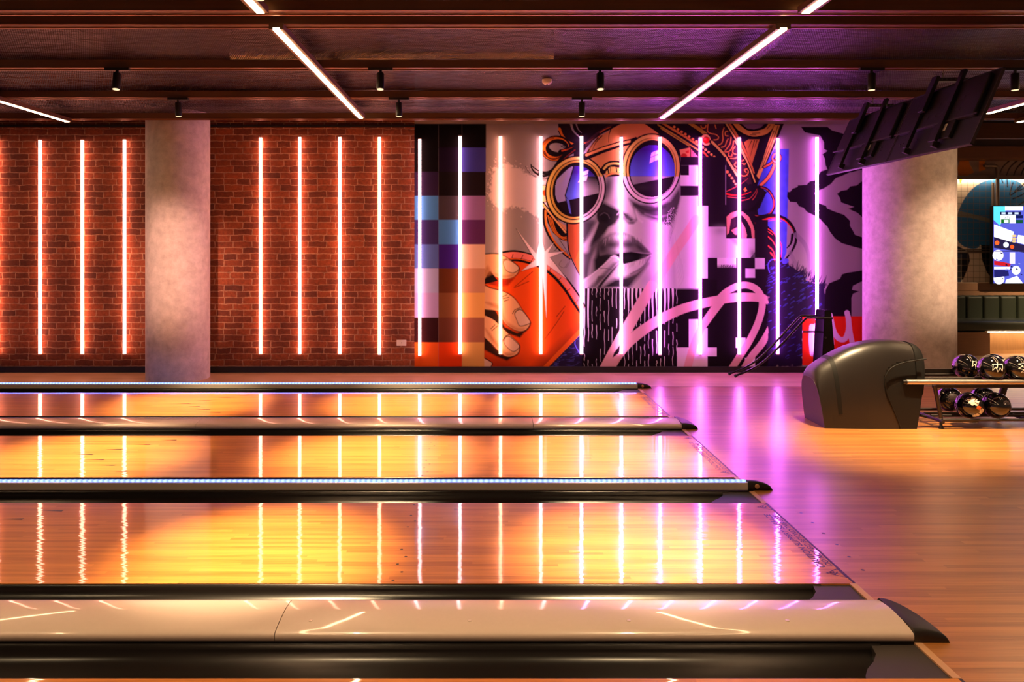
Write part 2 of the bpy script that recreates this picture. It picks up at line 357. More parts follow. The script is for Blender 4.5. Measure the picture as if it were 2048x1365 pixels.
class Paint:
    def __init__(s, u0, u1, v0, v1, step, base):
        s.u = np.linspace(u0, u1, int(round((u1 - u0) / step)) + 1); s.v = np.linspace(v0, v1, int(round((v1 - v0) / step)) + 1)
        s.U, s.V = np.meshgrid(s.u, s.v); s.step = step
        s.img = np.empty(s.U.shape + (3,)); s.img[:] = base
        s.mask = None
    def win(s, x0, x1, y0, y1):
        i0 = max(0, np.searchsorted(s.v, y0) - 1); i1 = min(len(s.v), np.searchsorted(s.v, y1) + 1)
        j0 = max(0, np.searchsorted(s.u, x0) - 1); j1 = min(len(s.u), np.searchsorted(s.u, x1) + 1)
        return slice(i0, i1), slice(j0, j1)
    def put(s, w, a, col):
        if s.mask is not None: a = a * s.mask(s.U[w], s.V[w])
        c = col(s.U[w], s.V[w]) if callable(col) else np.array(col)
        s.img[w] = s.img[w] * (1 - a[..., None]) + c * a[..., None]
    @staticmethod
    def segd(U, V, a, b):
        d = b - a; l2 = max(d @ d, 1e-9)
        t = np.clip(((U - a[0]) * d[0] + (V - a[1]) * d[1]) / l2, 0, 1)
        return np.hypot(U - a[0] - t * d[0], V - a[1] - t * d[1]), t
    def poly(s, pts, col, soft=0.55, alpha=1.0, smooth=False, rough=0.0, rs=6):
        P = smooth_curve(pts, 6, True) if smooth else np.array(pts, float)
        m = soft + rough + 1
        w = s.win(P[:, 0].min() - m, P[:, 0].max() + m, P[:, 1].min() - m, P[:, 1].max() + m)
        U, V = s.U[w], s.V[w]
        if U.size == 0: return
        ins = np.zeros(U.shape, bool); dist = np.full(U.shape, 1e9)
        for a, b in zip(P, np.roll(P, -1, 0)):
            d, _ = s.segd(U, V, a, b); dist = np.minimum(dist, d)
            if a[1] != b[1]:
                c = ((a[1] > V) != (b[1] > V)) & (U < (b[0] - a[0]) * (V - a[1]) / (b[1] - a[1]) + a[0]); ins ^= c
        sd = np.where(ins, dist, -dist)
        if rough: sd = sd + (vnoise(U, V, rs, 5) - 0.5) * 2 * rough
        s.put(w, np.clip(0.5 + sd / (2 * soft), 0, 1) * alpha, col)
    def line(s, pts, w0, col, w1=None, smooth=True, alpha=1.0, soft=0.5):
        w1 = w0 if w1 is None else w1
        P = smooth_curve(pts, 8) if smooth else np.array(pts, float)
        m = max(w0, w1) / 2 + soft + 1
        w = s.win(P[:, 0].min() - m, P[:, 0].max() + m, P[:, 1].min() - m, P[:, 1].max() + m)
        U, V = s.U[w], s.V[w]
        if U.size == 0: return
        a_ = np.zeros(U.shape); n = len(P) - 1
        for i in range(n):
            d, t = s.segd(U, V, P[i], P[i + 1])
            wd = (w0 + (w1 - w0) * (i + t) / n) / 2
            a_ = np.maximum(a_, np.clip(0.5 + (wd - d) / (2 * soft), 0, 1))
        s.put(w, a_ * alpha, col)
    def rect(s, x0, y0, x1, y1, col, alpha=1.0): s.poly([(x0, y0), (x1, y0), (x1, y1), (x0, y1)], col, 0.5, alpha)
    def ell(s, cx, cy, rx, ry, col, rot=0, soft=0.6, alpha=1.0, r0=None):
        R = max(rx, ry) + soft + 2; w = s.win(cx - R, cx + R, cy - R, cy + R); U, V = s.U[w] - cx, s.V[w] - cy
        c, n = math.cos(math.radians(rot)), math.sin(math.radians(rot))
        x, y = U * c + V * n, -U * n + V * c
        k = np.hypot(x / rx, y / ry); d = (1 - k) * min(rx, ry)
        a = np.clip(0.5 + d / (2 * soft), 0, 1)
        if r0: a *= np.clip(0.5 + (k - r0) * min(rx, ry) / (2 * soft), 0, 1)
        s.put(w, a * alpha, col)
    def blob(s, cx, cy, rx, ry, col, alpha=1.0, rot=0):
        R = max(rx, ry) * 2.6; w = s.win(cx - R, cx + R, cy - R, cy + R); U, V = s.U[w] - cx, s.V[w] - cy
        c, n = math.cos(math.radians(rot)), math.sin(math.radians(rot))
        x, y = (U * c + V * n) / rx, (-U * n + V * c) / ry
        s.put(w, np.exp(-(x * x + y * y)) * alpha, col)
    def build(s, name, mat, Y, parent=None):
        nv, nu = s.U.shape
        k = Y / FPX
        co = np.empty((nv * nu, 3), np.float32)
        co[:, 0] = ((s.U - VPX) * k).ravel(); co[:, 1] = 0; co[:, 2] = (EYE - (s.V - VPY) * k).ravel()
        i = np.arange((nv - 1) * (nu - 1)); r, c = i // (nu - 1), i % (nu - 1)
        q = np.stack([r * nu + c, (r + 1) * nu + c, (r + 1) * nu + c + 1, r * nu + c + 1], 1).astype(np.int32)
        me = bpy.data.meshes.new(name)
        me.vertices.add(len(co)); me.vertices.foreach_set('co', co.ravel())
        me.loops.add(q.size); me.loops.foreach_set('vertex_index', q.ravel())
        me.polygons.add(len(q)); me.polygons.foreach_set('loop_start', np.arange(0, q.size, 4, dtype=np.int32))
        at_ = me.color_attributes.new('paint', 'FLOAT_COLOR', 'POINT')
        col = np.ones((nv * nu, 4), np.float32); col[:, :3] = np.clip(s.img, 0, 1).reshape(-1, 3)
        at_.data.foreach_set('color', col.ravel())
        me.update(calc_edges=True); me.validate()
        me.materials.append(mat)
        o = bpy.data.objects.new(name, me); link(o, parent); o.location = (0, Y, 0); return o

_rng = np.random.RandomState(3); _tab = _rng.rand(64, 257, 257)[:8]
def vnoise(U, V, scale, seed=0):
    x, y = U / scale, V / scale; xi, yi = np.floor(x).astype(int), np.floor(y).astype(int)
    fx, fy = x - xi, y - yi; fx, fy = fx * fx * (3 - 2 * fx), fy * fy * (3 - 2 * fy); T = _tab[seed % 8]
    g = lambda a, b: T[a % 257, b % 257]
    return (g(xi, yi) * (1 - fx) + g(xi + 1, yi) * fx) * (1 - fy) + (g(xi, yi + 1) * (1 - fx) + g(xi + 1, yi + 1) * fx) * fy

def paint_mural():
    p = Paint(829, 1766, 248, 733.6, 1.0, L(150, 142, 142)); rnd = random.Random(11)
    K = L(22, 15, 18); K2 = L(30, 20, 28); W = L(232, 222, 224); GOLD = L(222, 188, 84); ORG = L(208, 110, 32); BG = L(150, 142, 142)
    # ---- spray cloud
    cl = [(978, 392), (979, 370), (984, 352), (990, 340), (1000, 333), (1014, 331), (1028, 333), (1044, 341), (1060, 350), (1078, 358), (1100, 362), (1120, 372), (1110, 440), (1078, 434), (1058, 425), (1044, 417), (1028, 414), (1012, 417), (1004, 421), (996, 413), (986, 408)]
    p.poly(cl, L(212, 196, 192), 2.2, rough=5, rs=4)
    for _ in range(260):
        k = rnd.randrange(14) if rnd.random() < .8 else rnd.randrange(len(cl)); a = cl[k]
        p.ell(a[0] + rnd.gauss(0, 7), a[1] + rnd.gauss(0, 7), *(2 * [rnd.uniform(.5, 1.5)]), L(212, 196, 192), alpha=.8)
    for a in ((1009, 316, 1.8), (991, 324, 1.4), (989, 338, 4), (1006, 330, 2), (980, 345, 1.4)): p.ell(a[0], a[1], a[2], a[2], L(214, 200, 196), soft=1.2)
    p.poly([(1005, 440), (1008, 425), (1006, 470), (1000, 500), (985, 505), (1004, 480)], L(160, 150, 148), 3, .6)
    # ---- hair, top left
    p.poly([(1116, 246), (1245, 246), (1225, 257), (1204, 268), (1186, 281), (1172, 297), (1162, 318), (1150, 330), (1146, 300), (1136, 285), (1123, 268), (1117, 256)], K2)
    p.line([(1119, 258), (1125, 272), (1136, 283), (1152, 291)], 5.5, ORG, 3); p.line([(1117, 262), (1124, 276), (1136, 287), (1152, 294)], 2, K)
    p.line([(1142, 247), (1147, 262), (1160, 275)], 5, BG, 2); p.line([(1152, 247), (1156, 258), (1163, 266)], 3, BG, 1); p.line([(1148, 247), (1153, 262), (1162, 270)], 1.4, K)
    for a in ([(1200, 265), (1210, 259), (1222, 254)], [(1200, 272), (1192, 279), (1186, 288)], [(1165, 288), (1176, 284), (1188, 276)]): p.line(a, 3, L(190, 92, 48), .8)
    for k in range(7): p.line([(1160 + k * 3, 300 - k * 2), (1185 + k * 4, 272 - k * 2.5), (1215 + k * 4, 252 - k)], 1, L(70, 40, 48), .4)
    # curl
    p.ell(1112, 297, 31, 26, K, rot=-6); p.ell(1111, 298, 28, 23.5, ORG, rot=-6); p.ell(1114, 296, 23, 17.5, K, rot=-8)
    p.ell(1115, 295.5, 16.5, 9, BG, rot=8)
    for k in range(5): p.line([(1084 + k * 1.6, 300 + k), (1089 + k * 2, 310 + k * 1.4), (1102 + k * 2, 317 + k * .6), (1124, 316 - k * 1.5)], 1.5, K if k % 2 else L(120, 48, 16))
    for k in range(3): p.line([(1085 + k * 2, 290), (1092 + k * 2, 279 + k), (1108, 273.5 + k * 2)], 1.2, L(120, 48, 16))
    p.line([(1121, 304), (1138, 298), (1150, 290), (1164, 285)], 9, K, 7); p.line([(1124, 302), (1142, 297), (1160, 290)], 3, L(214, 84, 30), 2)
    for k in range(5): p.line([(1122 + k * 4, 292 - k), (1128 + k * 3, 296), (1134 + k * 3, 300)], 2, K, .6)
    p.line([(1164, 292), (1140, 305), (1120, 322), (1104, 344)], 14, K, 6); p.line([(1150, 300), (1128, 318), (1112, 336)], 2, L(120, 40, 30))
    # wisps
    p.line([(1062, 329), (1064, 338), (1074, 348), (1090, 352), (1108, 340)], 2, K, 6); p.line([(1063, 332), (1078, 342), (1096, 344), (1110, 334)], 2, K, 4)
    p.line([(1051, 333), (1058, 345), (1072, 355)], 1, K, .6); p.line([(1085, 358), (1098, 356), (1104, 350)], 1.2, K); p.line([(1078, 346), (1096, 348), (1108, 343)], 4, K, 6)
    # ---- forehead
    skin = lambda U, V: np.array(L(220, 146, 78)) * (1 - .38 * np.clip((1232 - U) / 70, 0, 1)[..., None] * np.clip((330 - V) / 50 + .5, 0, 1)[..., None])
    p.poly([(1168, 322), (1174, 302), (1186, 285), (1202, 271), (1224, 258), (1244, 247), (1290, 247), (1312, 262), (1330, 280), (1300, 310), (1250, 350), (1205, 352), (1180, 330)], skin)
    for a in ([(1222, 258), (1218, 270), (1217, 285)], [(1204, 272), (1192, 285), (1185, 300)], [(1178, 300), (1172, 310), (1168, 322)], [(1196, 276), (1184, 290), (1176, 306)]): p.line(a, 2.4, K, .5)
    # ---- crown, dark ground
    p.poly([(1288, 247), (1568, 247), (1556, 272), (1540, 310), (1530, 345), (1522, 376), (1500, 392), (1452, 392), (1452, 316), (1404, 314), (1360, 314), (1352, 300), (1330, 278), (1310, 262)], K2)
    p.poly([(1392, 247), (1452, 247), (1500, 350), (1506, 378), (1478, 352), (1452, 314), (1424, 282)], L(58, 34, 38))
    BR = L(184, 150, 52)
    p.line([(1316, 250), (1356, 274), (1396, 300)], 3, BR, smooth=False); p.line([(1326, 247), (1366, 271), (1402, 294)], 4.5, L(206, 134, 52), smooth=False)
    p.line([(1322, 257), (1350, 275), (1378, 292)], 2.5, BR, smooth=False)
    p.line([(1380, 247), (1396, 257), (1411, 268)], 7, BR, smooth=False); p.line([(1378, 250), (1404, 268)], 1.2, K, smooth=False)
    for k in range(8): p.ell(1348.5 + k * 7.4, 254 + k * 4.9, 3.6, 3.6, K); p.ell(1348.5 + k * 7.4, 254 + k * 4.9, 2.6, 2.6, L(226, 140, 60))
    p.ell(1412, 280, 11.5, 13.5, K, rot=-20); p.ell(1412, 280, 9.6, 11.6, L(240, 176, 96), rot=-20); p.ell(1412.5, 280.5, 7, 7, K); p.ell(1412.5, 280.5, 6, 6, L(226, 30, 20)); p.blob(1410, 278.5, 2.4, 2, L(255, 110, 80), .8)
    for k in range(5): p.ell(1405.5 + k * 5.8, 295 + k * 4.8, 3.8, 3.8, K); p.ell(1405.5 + k * 5.8, 295 + k * 4.8, 2.5, 2.5, L(240, 168, 84))
    p.line([(1423, 284), (1446, 306), (1462, 330), (1474, 350)], 9, K, 7); p.line([(1424, 284), (1446, 307), (1462, 331), (1474, 351)], 5, GOLD, 4)
    p.line([(1398, 310), (1406, 304), (1416, 315)], 3, L(214, 84, 40)); p.line([(1400, 302), (1410, 308), (1418, 316)], 2, L(200, 90, 40))
    for a in ([(1416, 249), (1415, 262), (1421, 267), (1431, 269), (1437, 274), (1435, 279), (1428, 280)], [(1448, 256), (1445, 266), (1446, 278), (1443, 287), (1437, 290)],
              [(1457, 262), (1451, 264), (1451, 271), (1456, 272)], [(1456, 278), (1453, 284), (1450, 292), (1443, 295)], [(1462, 275), (1460, 288), (1450, 302)],
              [(1467, 283), (1465, 294), (1458, 303), (1449, 304)], [(1430, 250), (1432, 257)], [(1402, 252), (1404, 256), (1410, 256), (1412, 251)],
              [(1470, 294), (1466, 299), (1466, 306), (1472, 309)], [(1458, 306), (1457, 312), (1463, 313), (1464, 309)], [(1461, 317), (1470, 317), (1478, 312)],
              [(1484, 322), (1489, 320), (1492, 325), (1489, 329), (1485, 327)], [(1472, 325), (1469, 330), (1473, 334), (1480, 330)],
              [(1494, 338), (1497, 343), (1493, 351), (1485, 352), (1480, 348)], [(1492, 345), (1489, 340), (1494, 338)], [(1470, 338), (1476, 344), (1478, 336)]):
        p.line(a, 4, K); p.line(a, 2.3, L(214, 132, 62))
    p.line([(1451, 247), (1474, 284), (1493, 322), (1510, 366)], 8, K, 6); p.line([(1452, 247), (1475, 284), (1494, 322), (1510, 364)], 3.4, GOLD, 2.5)
    p.line([(1459, 247), (1481, 284), (1499, 322), (1508, 346)], 5, L(200, 124, 50), 3); p.line([(1470, 282), (1486, 310), (1493, 322)], 2.2, GOLD, 1)
    # arch and side pieces
    p.line([(1466, 240), (1480, 258), (1500, 268), (1515, 269), (1535, 262), (1548, 240)], 16, K); p.line([(1466, 238), (1480, 256), (1500, 266), (1515, 267), (1535, 260), (1548, 238)], 11.5, L(214, 166, 64))
    p.poly([(1481, 246), (1494, 257), (1508, 259), (1522, 255), (1531, 246)], L(120, 100, 104)); p.line([(1479, 247), (1494, 259), (1508, 261), (1524, 257), (1533, 247)], 3, K)
    for a in ([(1478, 262), (1486, 268)], [(1500, 270), (1512, 270)], [(1505, 267), (1520, 266)], [(1534, 258), (1541, 250)]): p.line(a, 1.3, K)
    p.poly([(1488, 285), (1497, 279), (1519, 279), (1513, 300), (1504, 328), (1496, 310)], L(196, 130, 54)); 
    for a in ([(1503, 282), (1497, 296)], [(1509, 281), (1504, 300), (1501, 312)], [(1514, 281), (1509, 296)]): p.line(a, 1.6, K, .5)
    p.poly([(1549, 250), (1560, 250), (1552, 275), (1541, 302), (1526, 340), (1518, 358), (1513, 352), (1525, 322), (1536, 286)], L(222, 178, 74)); p.line([(1556, 252), (1540, 296), (1524, 336)], 1.4, K); p.line([(1548, 262), (1534, 300), (1520, 340)], 1.6, K, .6)
    p.line([(1566, 247), (1556, 272), (1540, 310), (1528, 345)], 3, K)
    # beads and feathers below the crown
    for k, a in enumerate(((1454.5, 344), (1459.5, 350.5), (1464, 356.5), (1468, 363), (1471.5, 368.5))): p.ell(a[0], a[1], 3 - k * .2, 3 - k * .2, L(236, 160, 80))
    p.rect(1404, 316, 1450.5, 412, K2); p.rect(1416, 410, 1452.5, 454, K2)
    # ---- blue panel
    blue = lambda U, V: np.array(L(66, 84, 196)) * np.ones(U.shape + (1,)) * (0.85 + 0.3 * vnoise(U, V, 9, 2)[..., None])
    p.poly([(1548, 298), (1578, 298), (1576, 400), (1573, 505), (1566, 524), (1530, 524), (1508, 470), (1512, 380), (1524, 345)], blue, 1.0)
    p.line([(1552, 318), (1546, 338), (1536, 356), (1521, 371)], 9, K, 8); p.line([(1552, 318), (1546, 338), (1536, 356), (1521, 371)], 5, L(226, 134, 70), 5.5)
    p.line([(1528, 334), (1540, 328), (1548, 320)], 7, K); p.line([(1529, 334), (1540, 328), (1548, 321)], 4, L(206, 104, 60), 3)
    p.ell(1553, 316, 11, 12, K, r0=.55); p.ell(1553, 316, 9.4, 10.2, L(224, 130, 90), r0=.72)
    # ---- dark hair on the right
    p.poly([(1452, 392), (1470, 386), (1500, 368), (1516, 372), (1520, 392), (1515, 420), (1520, 450), (1535, 470), (1552, 500), (1555, 524), (1536, 560), (1472, 560), (1472, 516), (1452, 470)], K2)
    p.poly([(1452, 392), (1520, 372), (1533, 385), (1520, 415), (1500, 432), (1475, 434)], K2)
    p.line([(1518, 374), (1534, 379), (1545, 393), (1548, 412), (1541, 427), (1524, 433), (1505, 430), (1488, 420)], 6, K); p.line([(1522, 375), (1536, 381), (1546, 396), (1547, 413), (1539, 427), (1522, 433), (1506, 430)], 2, L(150, 60, 60))
    for k in range(6): p.line([(1490 + k * 5, 425 - k), (1510 + k * 3.2, 415 - k * 5), (1522 + k * 3, 398 - k * 3.4), (1526 + k * 2, 384)], 4.5 - k * .5, K, .6)
    for a, c in (([(1453, 388), (1470, 391), (1488, 389), (1502, 384)], 0), ([(1453, 383), (1468, 376), (1485, 366), (1496, 357)], 1), ([(1455, 394), (1475, 396), (1490, 395)], 1), ([(1480, 402), (1498, 398), (1508, 388), (1514, 378)], 1), ([(1505, 400), (1511, 392), (1515, 381)], 1)):
        p.line(a, 3.6 if c == 0 else 2, L(220, 44, 32) if c == 0 else L(176, 72, 58), .8)
    p.poly([(1490, 384), (1487, 379), (1491, 375), (1494, 381)], L(240, 150, 50))
    p.line([(1500, 444), (1522, 436), (1548, 432), (1572, 440), (1587, 458), (1592, 480), (1584, 502), (1568, 522)], 11, K, 3); p.line([(1526, 441), (1545, 436), (1565, 439), (1580, 452), (1587, 464)], 4, L(206, 60, 44), 1)
    p.line([(1530, 444), (1550, 440), (1562, 443)], 1.6, L(190, 70, 60)); p.line([(1585, 470), (1582, 486), (1574, 496)], 6, K, 2)
    for k in range(6):
        p.line([(1508 + k * 2, 444 + k * 4), (1530 + k * 3, 452 + k * 8), (1548 + k * 2.4, 470 + k * 9), (1554 + k * 1.5, 505 + k * 3)], 7, K, 4)
    for a in ([(1509, 446), (1530, 455), (1550, 470), (1560, 500)], [(1512, 449), (1528, 458), (1545, 470)], [(1528, 468), (1545, 482), (1556, 505)], [(1536, 492), (1546, 502), (1551, 520)], [(1541, 506), (1547, 514), (1549, 522)], [(1552, 470), (1563, 492), (1562, 515)]):
        p.line(a, 3.2, L(216, 70, 52), .8)
    # soft shadow arcs of paint on grey ground
    p.line([(1592, 470), (1610, 490), (1618, 520), (1616, 560)], 10, L(128, 120, 128), 5, alpha=.7); p.line([(1580, 505), (1592, 530), (1600, 545)], 8, L(132, 124, 130), alpha=.6)
    # ---- left temple, strap, hair and neck below the goggle
    p.poly([(1084, 372), (1096, 371), (1094, 404), (1084, 405)], L(236, 190, 130)); p.line([(1083, 371), (1097, 370)], 1.4, K); p.line([(1083, 405), (1096, 404)], 1.6, K); p.ell(1089, 386, 3.6, 6, L(226, 70, 20)); p.line([(1083, 380), (1087, 384)], 1.2, K)
    p.poly([(1090, 420), (1100, 430), (1118, 452), (1136, 470), (1136, 484), (1122, 480), (1106, 466), (1095, 446)], K)
    p.line([(1088, 420), (1089, 445), (1097, 468), (1112, 490), (1130, 508), (1140, 516)], 7, K); p.line([(1091, 422), (1092, 446), (1100, 468), (1114, 490), (1132, 508), (1142, 516)], 3.6, ORG)
    for k in range(3): p.line([(1096 + k * 4, 432 + k * 3), (1104 + k * 4, 458 + k * 2), (1118 + k * 3, 474), (1134, 482 - k * 4)], 2.4, ORG, 1.2)
    p.line([(1085, 407), (1105, 432), (1132, 466)], 7, K, smooth=False); p.line([(1085, 408), (1105, 433), (1131, 465)], 3.4, L(236, 176, 100), smooth=False)
    p.poly([(1112, 440), (1132, 452), (1132, 462)], L(216, 150, 96)); p.line([(1118, 478), (1132, 500), (1138, 515)], 1, K); p.line([(1108, 488), (1113, 498), (1108, 502)], 1, K)
    p.poly([(1135, 446), (1166, 446), (1166, 575), (1160, 552), (1148, 525), (1138, 505)], L(176, 84, 36)); p.poly([(1166, 480), (1166, 575), (1158, 545), (1150, 520), (1158, 500)], L(232, 104, 36)); p.line([(1134, 446), (1136, 490), (1142, 515), (1164, 560)], 3.4, K, 1.6)
    # ---- black block below the face, drips
    p.rect(1163, 577, 1545, 734, K)
    p.rect(1397, 556, 1545, 580, K)
    for i in range(24):
        x = 1168.5 + i * 8.05; big = 10 < i < 23; y = 577
        segs = []
        if big: segs.append((577, 577 + rnd.uniform(38, 80), 4.6, .8)); y = 620
        while y < 730:
            l = rnd.uniform(12, 52); segs.append((y, min(y + l, 733), rnd.uniform(.5, 1.7), rnd.uniform(.4, 1.2))); y += l + rnd.uniform(3, 26) + (30 if not big and rnd.random() < .35 else 0)
        if i < 2: segs += [(577, 655, 3.4, 2.2)]
        for a, b, w0, w1 in segs:
            p.line([(x + rnd.uniform(-.6, .6), a), (x + rnd.uniform(-1, 1), a * .65 + b * .35), (x + rnd.uniform(-1, 1), a * .35 + b * .65), (x, b)], w0, W, w1)
    # ---- black and white photograph face
    G = lambda k: L(max(14, k - (18 if k < 140 else 8)), int(max(14, k - (18 if k < 140 else 8)) * .965), int(max(14, k - (18 if k < 140 else 8)) * .972))
    p.poly([(1163, 350), (1240, 350), (1258, 330), (1355, 340), (1398, 392), (1398, 577), (1163, 577)], G(200))
    gm = lambda U, V: ((U > 1163) & (U < 1398) & (V < 577) & (V > 345)).astype(float)
    p.mask = gm
    p.poly([(1163, 430), (1205, 440), (1206, 480), (1190, 520), (1190, 560), (1163, 577)], G(118), 8)
    p.blob(1176, 500, 14, 30, G(88), .8); p.blob(1172, 545, 10, 24, G(70), .7); p.line([(1193, 446), (1182, 470), (1172, 500)], 5, G(178), 12, soft=4); p.line([(1198, 490), (1185, 520), (1180, 550)], 3, G(160), 6, soft=4)
    # nose
    p.blob(1216, 372, 12, 26, G(86), .9, rot=12); p.blob(1206, 392, 10, 16, G(70), .8); p.blob(1238, 385, 11, 30, G(226), .9); p.blob(1228, 404, 14, 8, G(196), .7)
    p.blob(1270, 385, 12, 30, G(196), .7)
    p.poly([(1195, 410), (1208, 405), (1226, 414), (1240, 421), (1241, 436), (1232, 447), (1218, 456), (1210, 468), (1200, 478), (1182, 492), (1188, 466), (1195, 446), (1191, 432)], G(58), 4)
    p.poly([(1196, 428), (1210, 424), (1222, 430), (1216, 446), (1200, 444)], G(44), 4); p.line([(1200, 431), (1208, 426), (1216, 430), (1219, 437)], 1.4, G(104), soft=1.2)
    p.line([(1192, 428), (1191, 436), (1195, 444)], 2.4, G(150), soft=1.4); p.poly([(1163, 440), (1191, 446), (1178, 470), (1163, 490)], G(74), 5, .8); p.line([(1195, 446), (1186, 468), (1170, 492)], 2, G(186), 7, soft=2.5)
    p.poly([(1244, 424), (1256, 428), (1268, 440), (1262, 445), (1250, 438)], G(54), 3); p.line([(1234, 430), (1240, 424), (1250, 423)], 1.6, G(180), soft=1.2)
    p.line([(1263, 410), (1270, 424), (1274, 435), (1269, 444), (1258, 446)], 3, G(120), soft=3); p.line([(1246, 436), (1256, 445), (1266, 446)], 4, G(92), soft=2.5)
    p.blob(1246, 452, 10, 12, G(240), .8); p.blob(1262, 418, 6, 14, G(214), .8); p.line([(1272, 420), (1276, 436), (1284, 444)], 4, G(216), soft=2)
    p.poly([(1218, 458), (1240, 446), (1244, 465), (1226, 468), (1212, 474)], G(196), 4)
    # under the right goggle
    p.poly([(1258, 398), (1280, 408), (1310, 412), (1340, 402), (1360, 372), (1364, 400), (1352, 425), (1345, 445), (1330, 448), (1306, 440), (1282, 430), (1266, 414)], G(92), 4)
    p.line([(1270, 410), (1300, 422), (1330, 414)], 4, G(62), soft=3); p.line([(1290, 428), (1315, 434), (1338, 430)], 3, G(140), soft=2)
    for _ in range(70): a = rnd.uniform(0, 1); p.line([(1330 + a * 16 + rnd.gauss(0, 4), 446 - a * 28 + rnd.gauss(0, 4)), (1334 + a * 16 + rnd.gauss(0, 4), 450 - a * 28 + rnd.gauss(0, 5))], 1.3, G(rnd.choice((60, 220, 80))), .6)
    for k in range(5): p.line([(1356 - k * 3, 432 + k * 4), (1350 - k * 3, 452 + k * 5), (1342 - k, 470 + k * 6)], 1, G(150), .5, alpha=.7)
    p.line([(1352, 480), (1352, 520), (1354, 560)], 8, G(178), 14, soft=7, alpha=.5)
    # lips
    p.poly([(1192, 506), (1194, 492), (1204, 478), (1220, 468), (1232, 466), (1236, 500), (1226, 516), (1206, 534), (1190, 548)], G(74), 4)
    p.poly([(1188, 520), (1196, 510), (1222, 512), (1226, 518), (1200, 545), (1190, 552)], G(46), 4)
    p.poly([(1196, 494), (1206, 478), (1222, 470), (1238, 466), (1248, 465), (1262, 471), (1280, 484), (1296, 500), (1303, 508), (1280, 506), (1256, 506), (1230, 512), (1215, 508), (1200, 512)], G(120), 2)
    p.blob(1240, 474, 18, 7, G(226), .9); p.blob(1240, 500, 16, 6, G(190), .75); p.blob(1205, 496, 10, 12, G(52), .8); p.blob(1280, 496, 14, 5, G(66), .85, rot=40); p.blob(1222, 490, 10, 5, G(56), .7); p.blob(1258, 490, 12, 5, G(60), .7)
    for k in range(26):
        x = 1198 + k * 3.5; yt = 466 + abs(x - 1246) ** 1.3 * .11
        p.line([(x, yt + 1), (x + (x - 1246) * .05, yt + rnd.uniform(7, 16))], 1, G(rnd.choice((48, 60, 200, 176))), .5, alpha=.65)
    p.poly([(1231, 509), (1246, 506), (1262, 504), (1282, 507), (1303, 509), (1288, 518), (1268, 525), (1248, 529), (1240, 520)], G(26), 1)
    p.blob(1258, 516, 12, 6, G(52), .5)
    p.poly([(1224, 554), (1228, 543), (1238, 532), (1252, 528), (1270, 523), (1290, 516), (1303, 509), (1298, 520), (1284, 534), (1266, 545), (1248, 553), (1234, 557)], G(206), 1.4)
    p.blob(1292, 520, 8, 8, G(150), .6); p.line([(1300, 514), (1286, 534), (1262, 548)], 2, G(120), soft=2)
    for k in range(24):
        x = 1228 + k * 2.9; yt = 536 - (x - 1228) * .26
        p.line([(x, yt), (x - 1.5, yt + rnd.uniform(8, 17) * (1 - (x - 1228) / 110))], 1, G(rnd.choice((120, 140, 236))), .5, alpha=.7)
    p.poly([(1230, 558), (1250, 555), (1272, 546), (1296, 528), (1280, 552), (1258, 577), (1200, 577), (1216, 566)], G(50), 5); p.blob(1250, 565, 12, 8, G(40), .8)
    p.blob(1300, 560, 26, 14, G(176), .6)
    p.poly([(1238, 528), (1200, 577), (1180, 577), (1228, 534)], G(34), 2)
    p.poly([(1221, 514), (1228, 510), (1238, 515), (1240, 524), (1226, 538), (1204, 562), (1192, 577), (1163, 577), (1163, 562), (1190, 543), (1206, 530)], G(196), 1)
    p.poly([(1226, 526), (1239, 522), (1226, 538), (1204, 562), (1192, 577), (1176, 577), (1196, 556)], G(134), 3); p.line([(1190, 540), (1206, 537), (1226, 540)], 1.2, G(110)); p.poly([(1196, 553), (1212, 551), (1204, 560), (1190, 572)], G(104), 2); p.line([(1222, 514), (1232, 515), (1239, 521)], 1.6, G(232)); p.line([(1165, 566), (1190, 545), (1222, 518)], 1.6, G(220))
    p.mask = None
    # white ground right of the face
    p.poly([(1362, 392), (1398, 392), (1398, 577), (1352, 577), (1350, 520), (1346, 470), (1352, 440)], G(216), 3)
    p.mask = gm
    for k in range(7): p.line([(1350 + k * 3, 470 + k * 12), (1354 + k * 2, 500 + k * 10), (1352 + k, 520 + k * 9)], 1, G(176), .6, alpha=.5)
    p.mask = None
    p.rect(1396, 412, 1416, 557, W)
    # ---- goggles
    gold = lambda c: (lambda U, V: np.where(((V > 353) & (U > 1163))[..., None], np.array(L(206, 184, 186)) * np.array(c).sum() / 1.05, np.array(c)))
    def goggle(cx, cy, rx, ry, rot):
        p.ell(cx, cy, rx + 3, ry + 3, K, rot); p.ell(cx, cy, rx, ry, gold(L(228, 190, 88)), rot); p.ell(cx + .5, cy, rx - 5.5, ry - 5.5, K, rot)
        p.ell(cx + .8, cy - .3, rx - 7.5, ry - 7.5, gold(L(214, 168, 68)), rot); p.ell(cx + 1.2, cy - .5, rx - 11, ry - 11, K, rot)
    goggle(1151, 380, 57.5, 66.5, 14)
    lens1 = lambda U, V: ((((U - 1154) / 44) ** 2 + ((V - 381) / 49) ** 2) < 1).astype(float)
    p.mask = lens1
    p.rect(1100, 320, 1210, 440, L(30, 20, 30))
    p.poly([(1147, 320), (1216, 320), (1216, 382), (1138, 401), (1131, 392)], lambda U, V: np.array(L(52, 28, 120)) * (1 - np.clip((V - 345) / 45, 0, 1)[..., None]) + np.array(L(92, 112, 222)) * np.clip((V - 345) / 45, 0, 1)[..., None])
    p.poly([(1164, 353), (1216, 353), (1216, 384), (1164, 395)], lambda U, V: np.array(G(66)) + (np.array(G(168)) - np.array(G(66))) * np.clip((V - 352) / 26 - (U - 1164) / 150, 0, 1)[..., None])
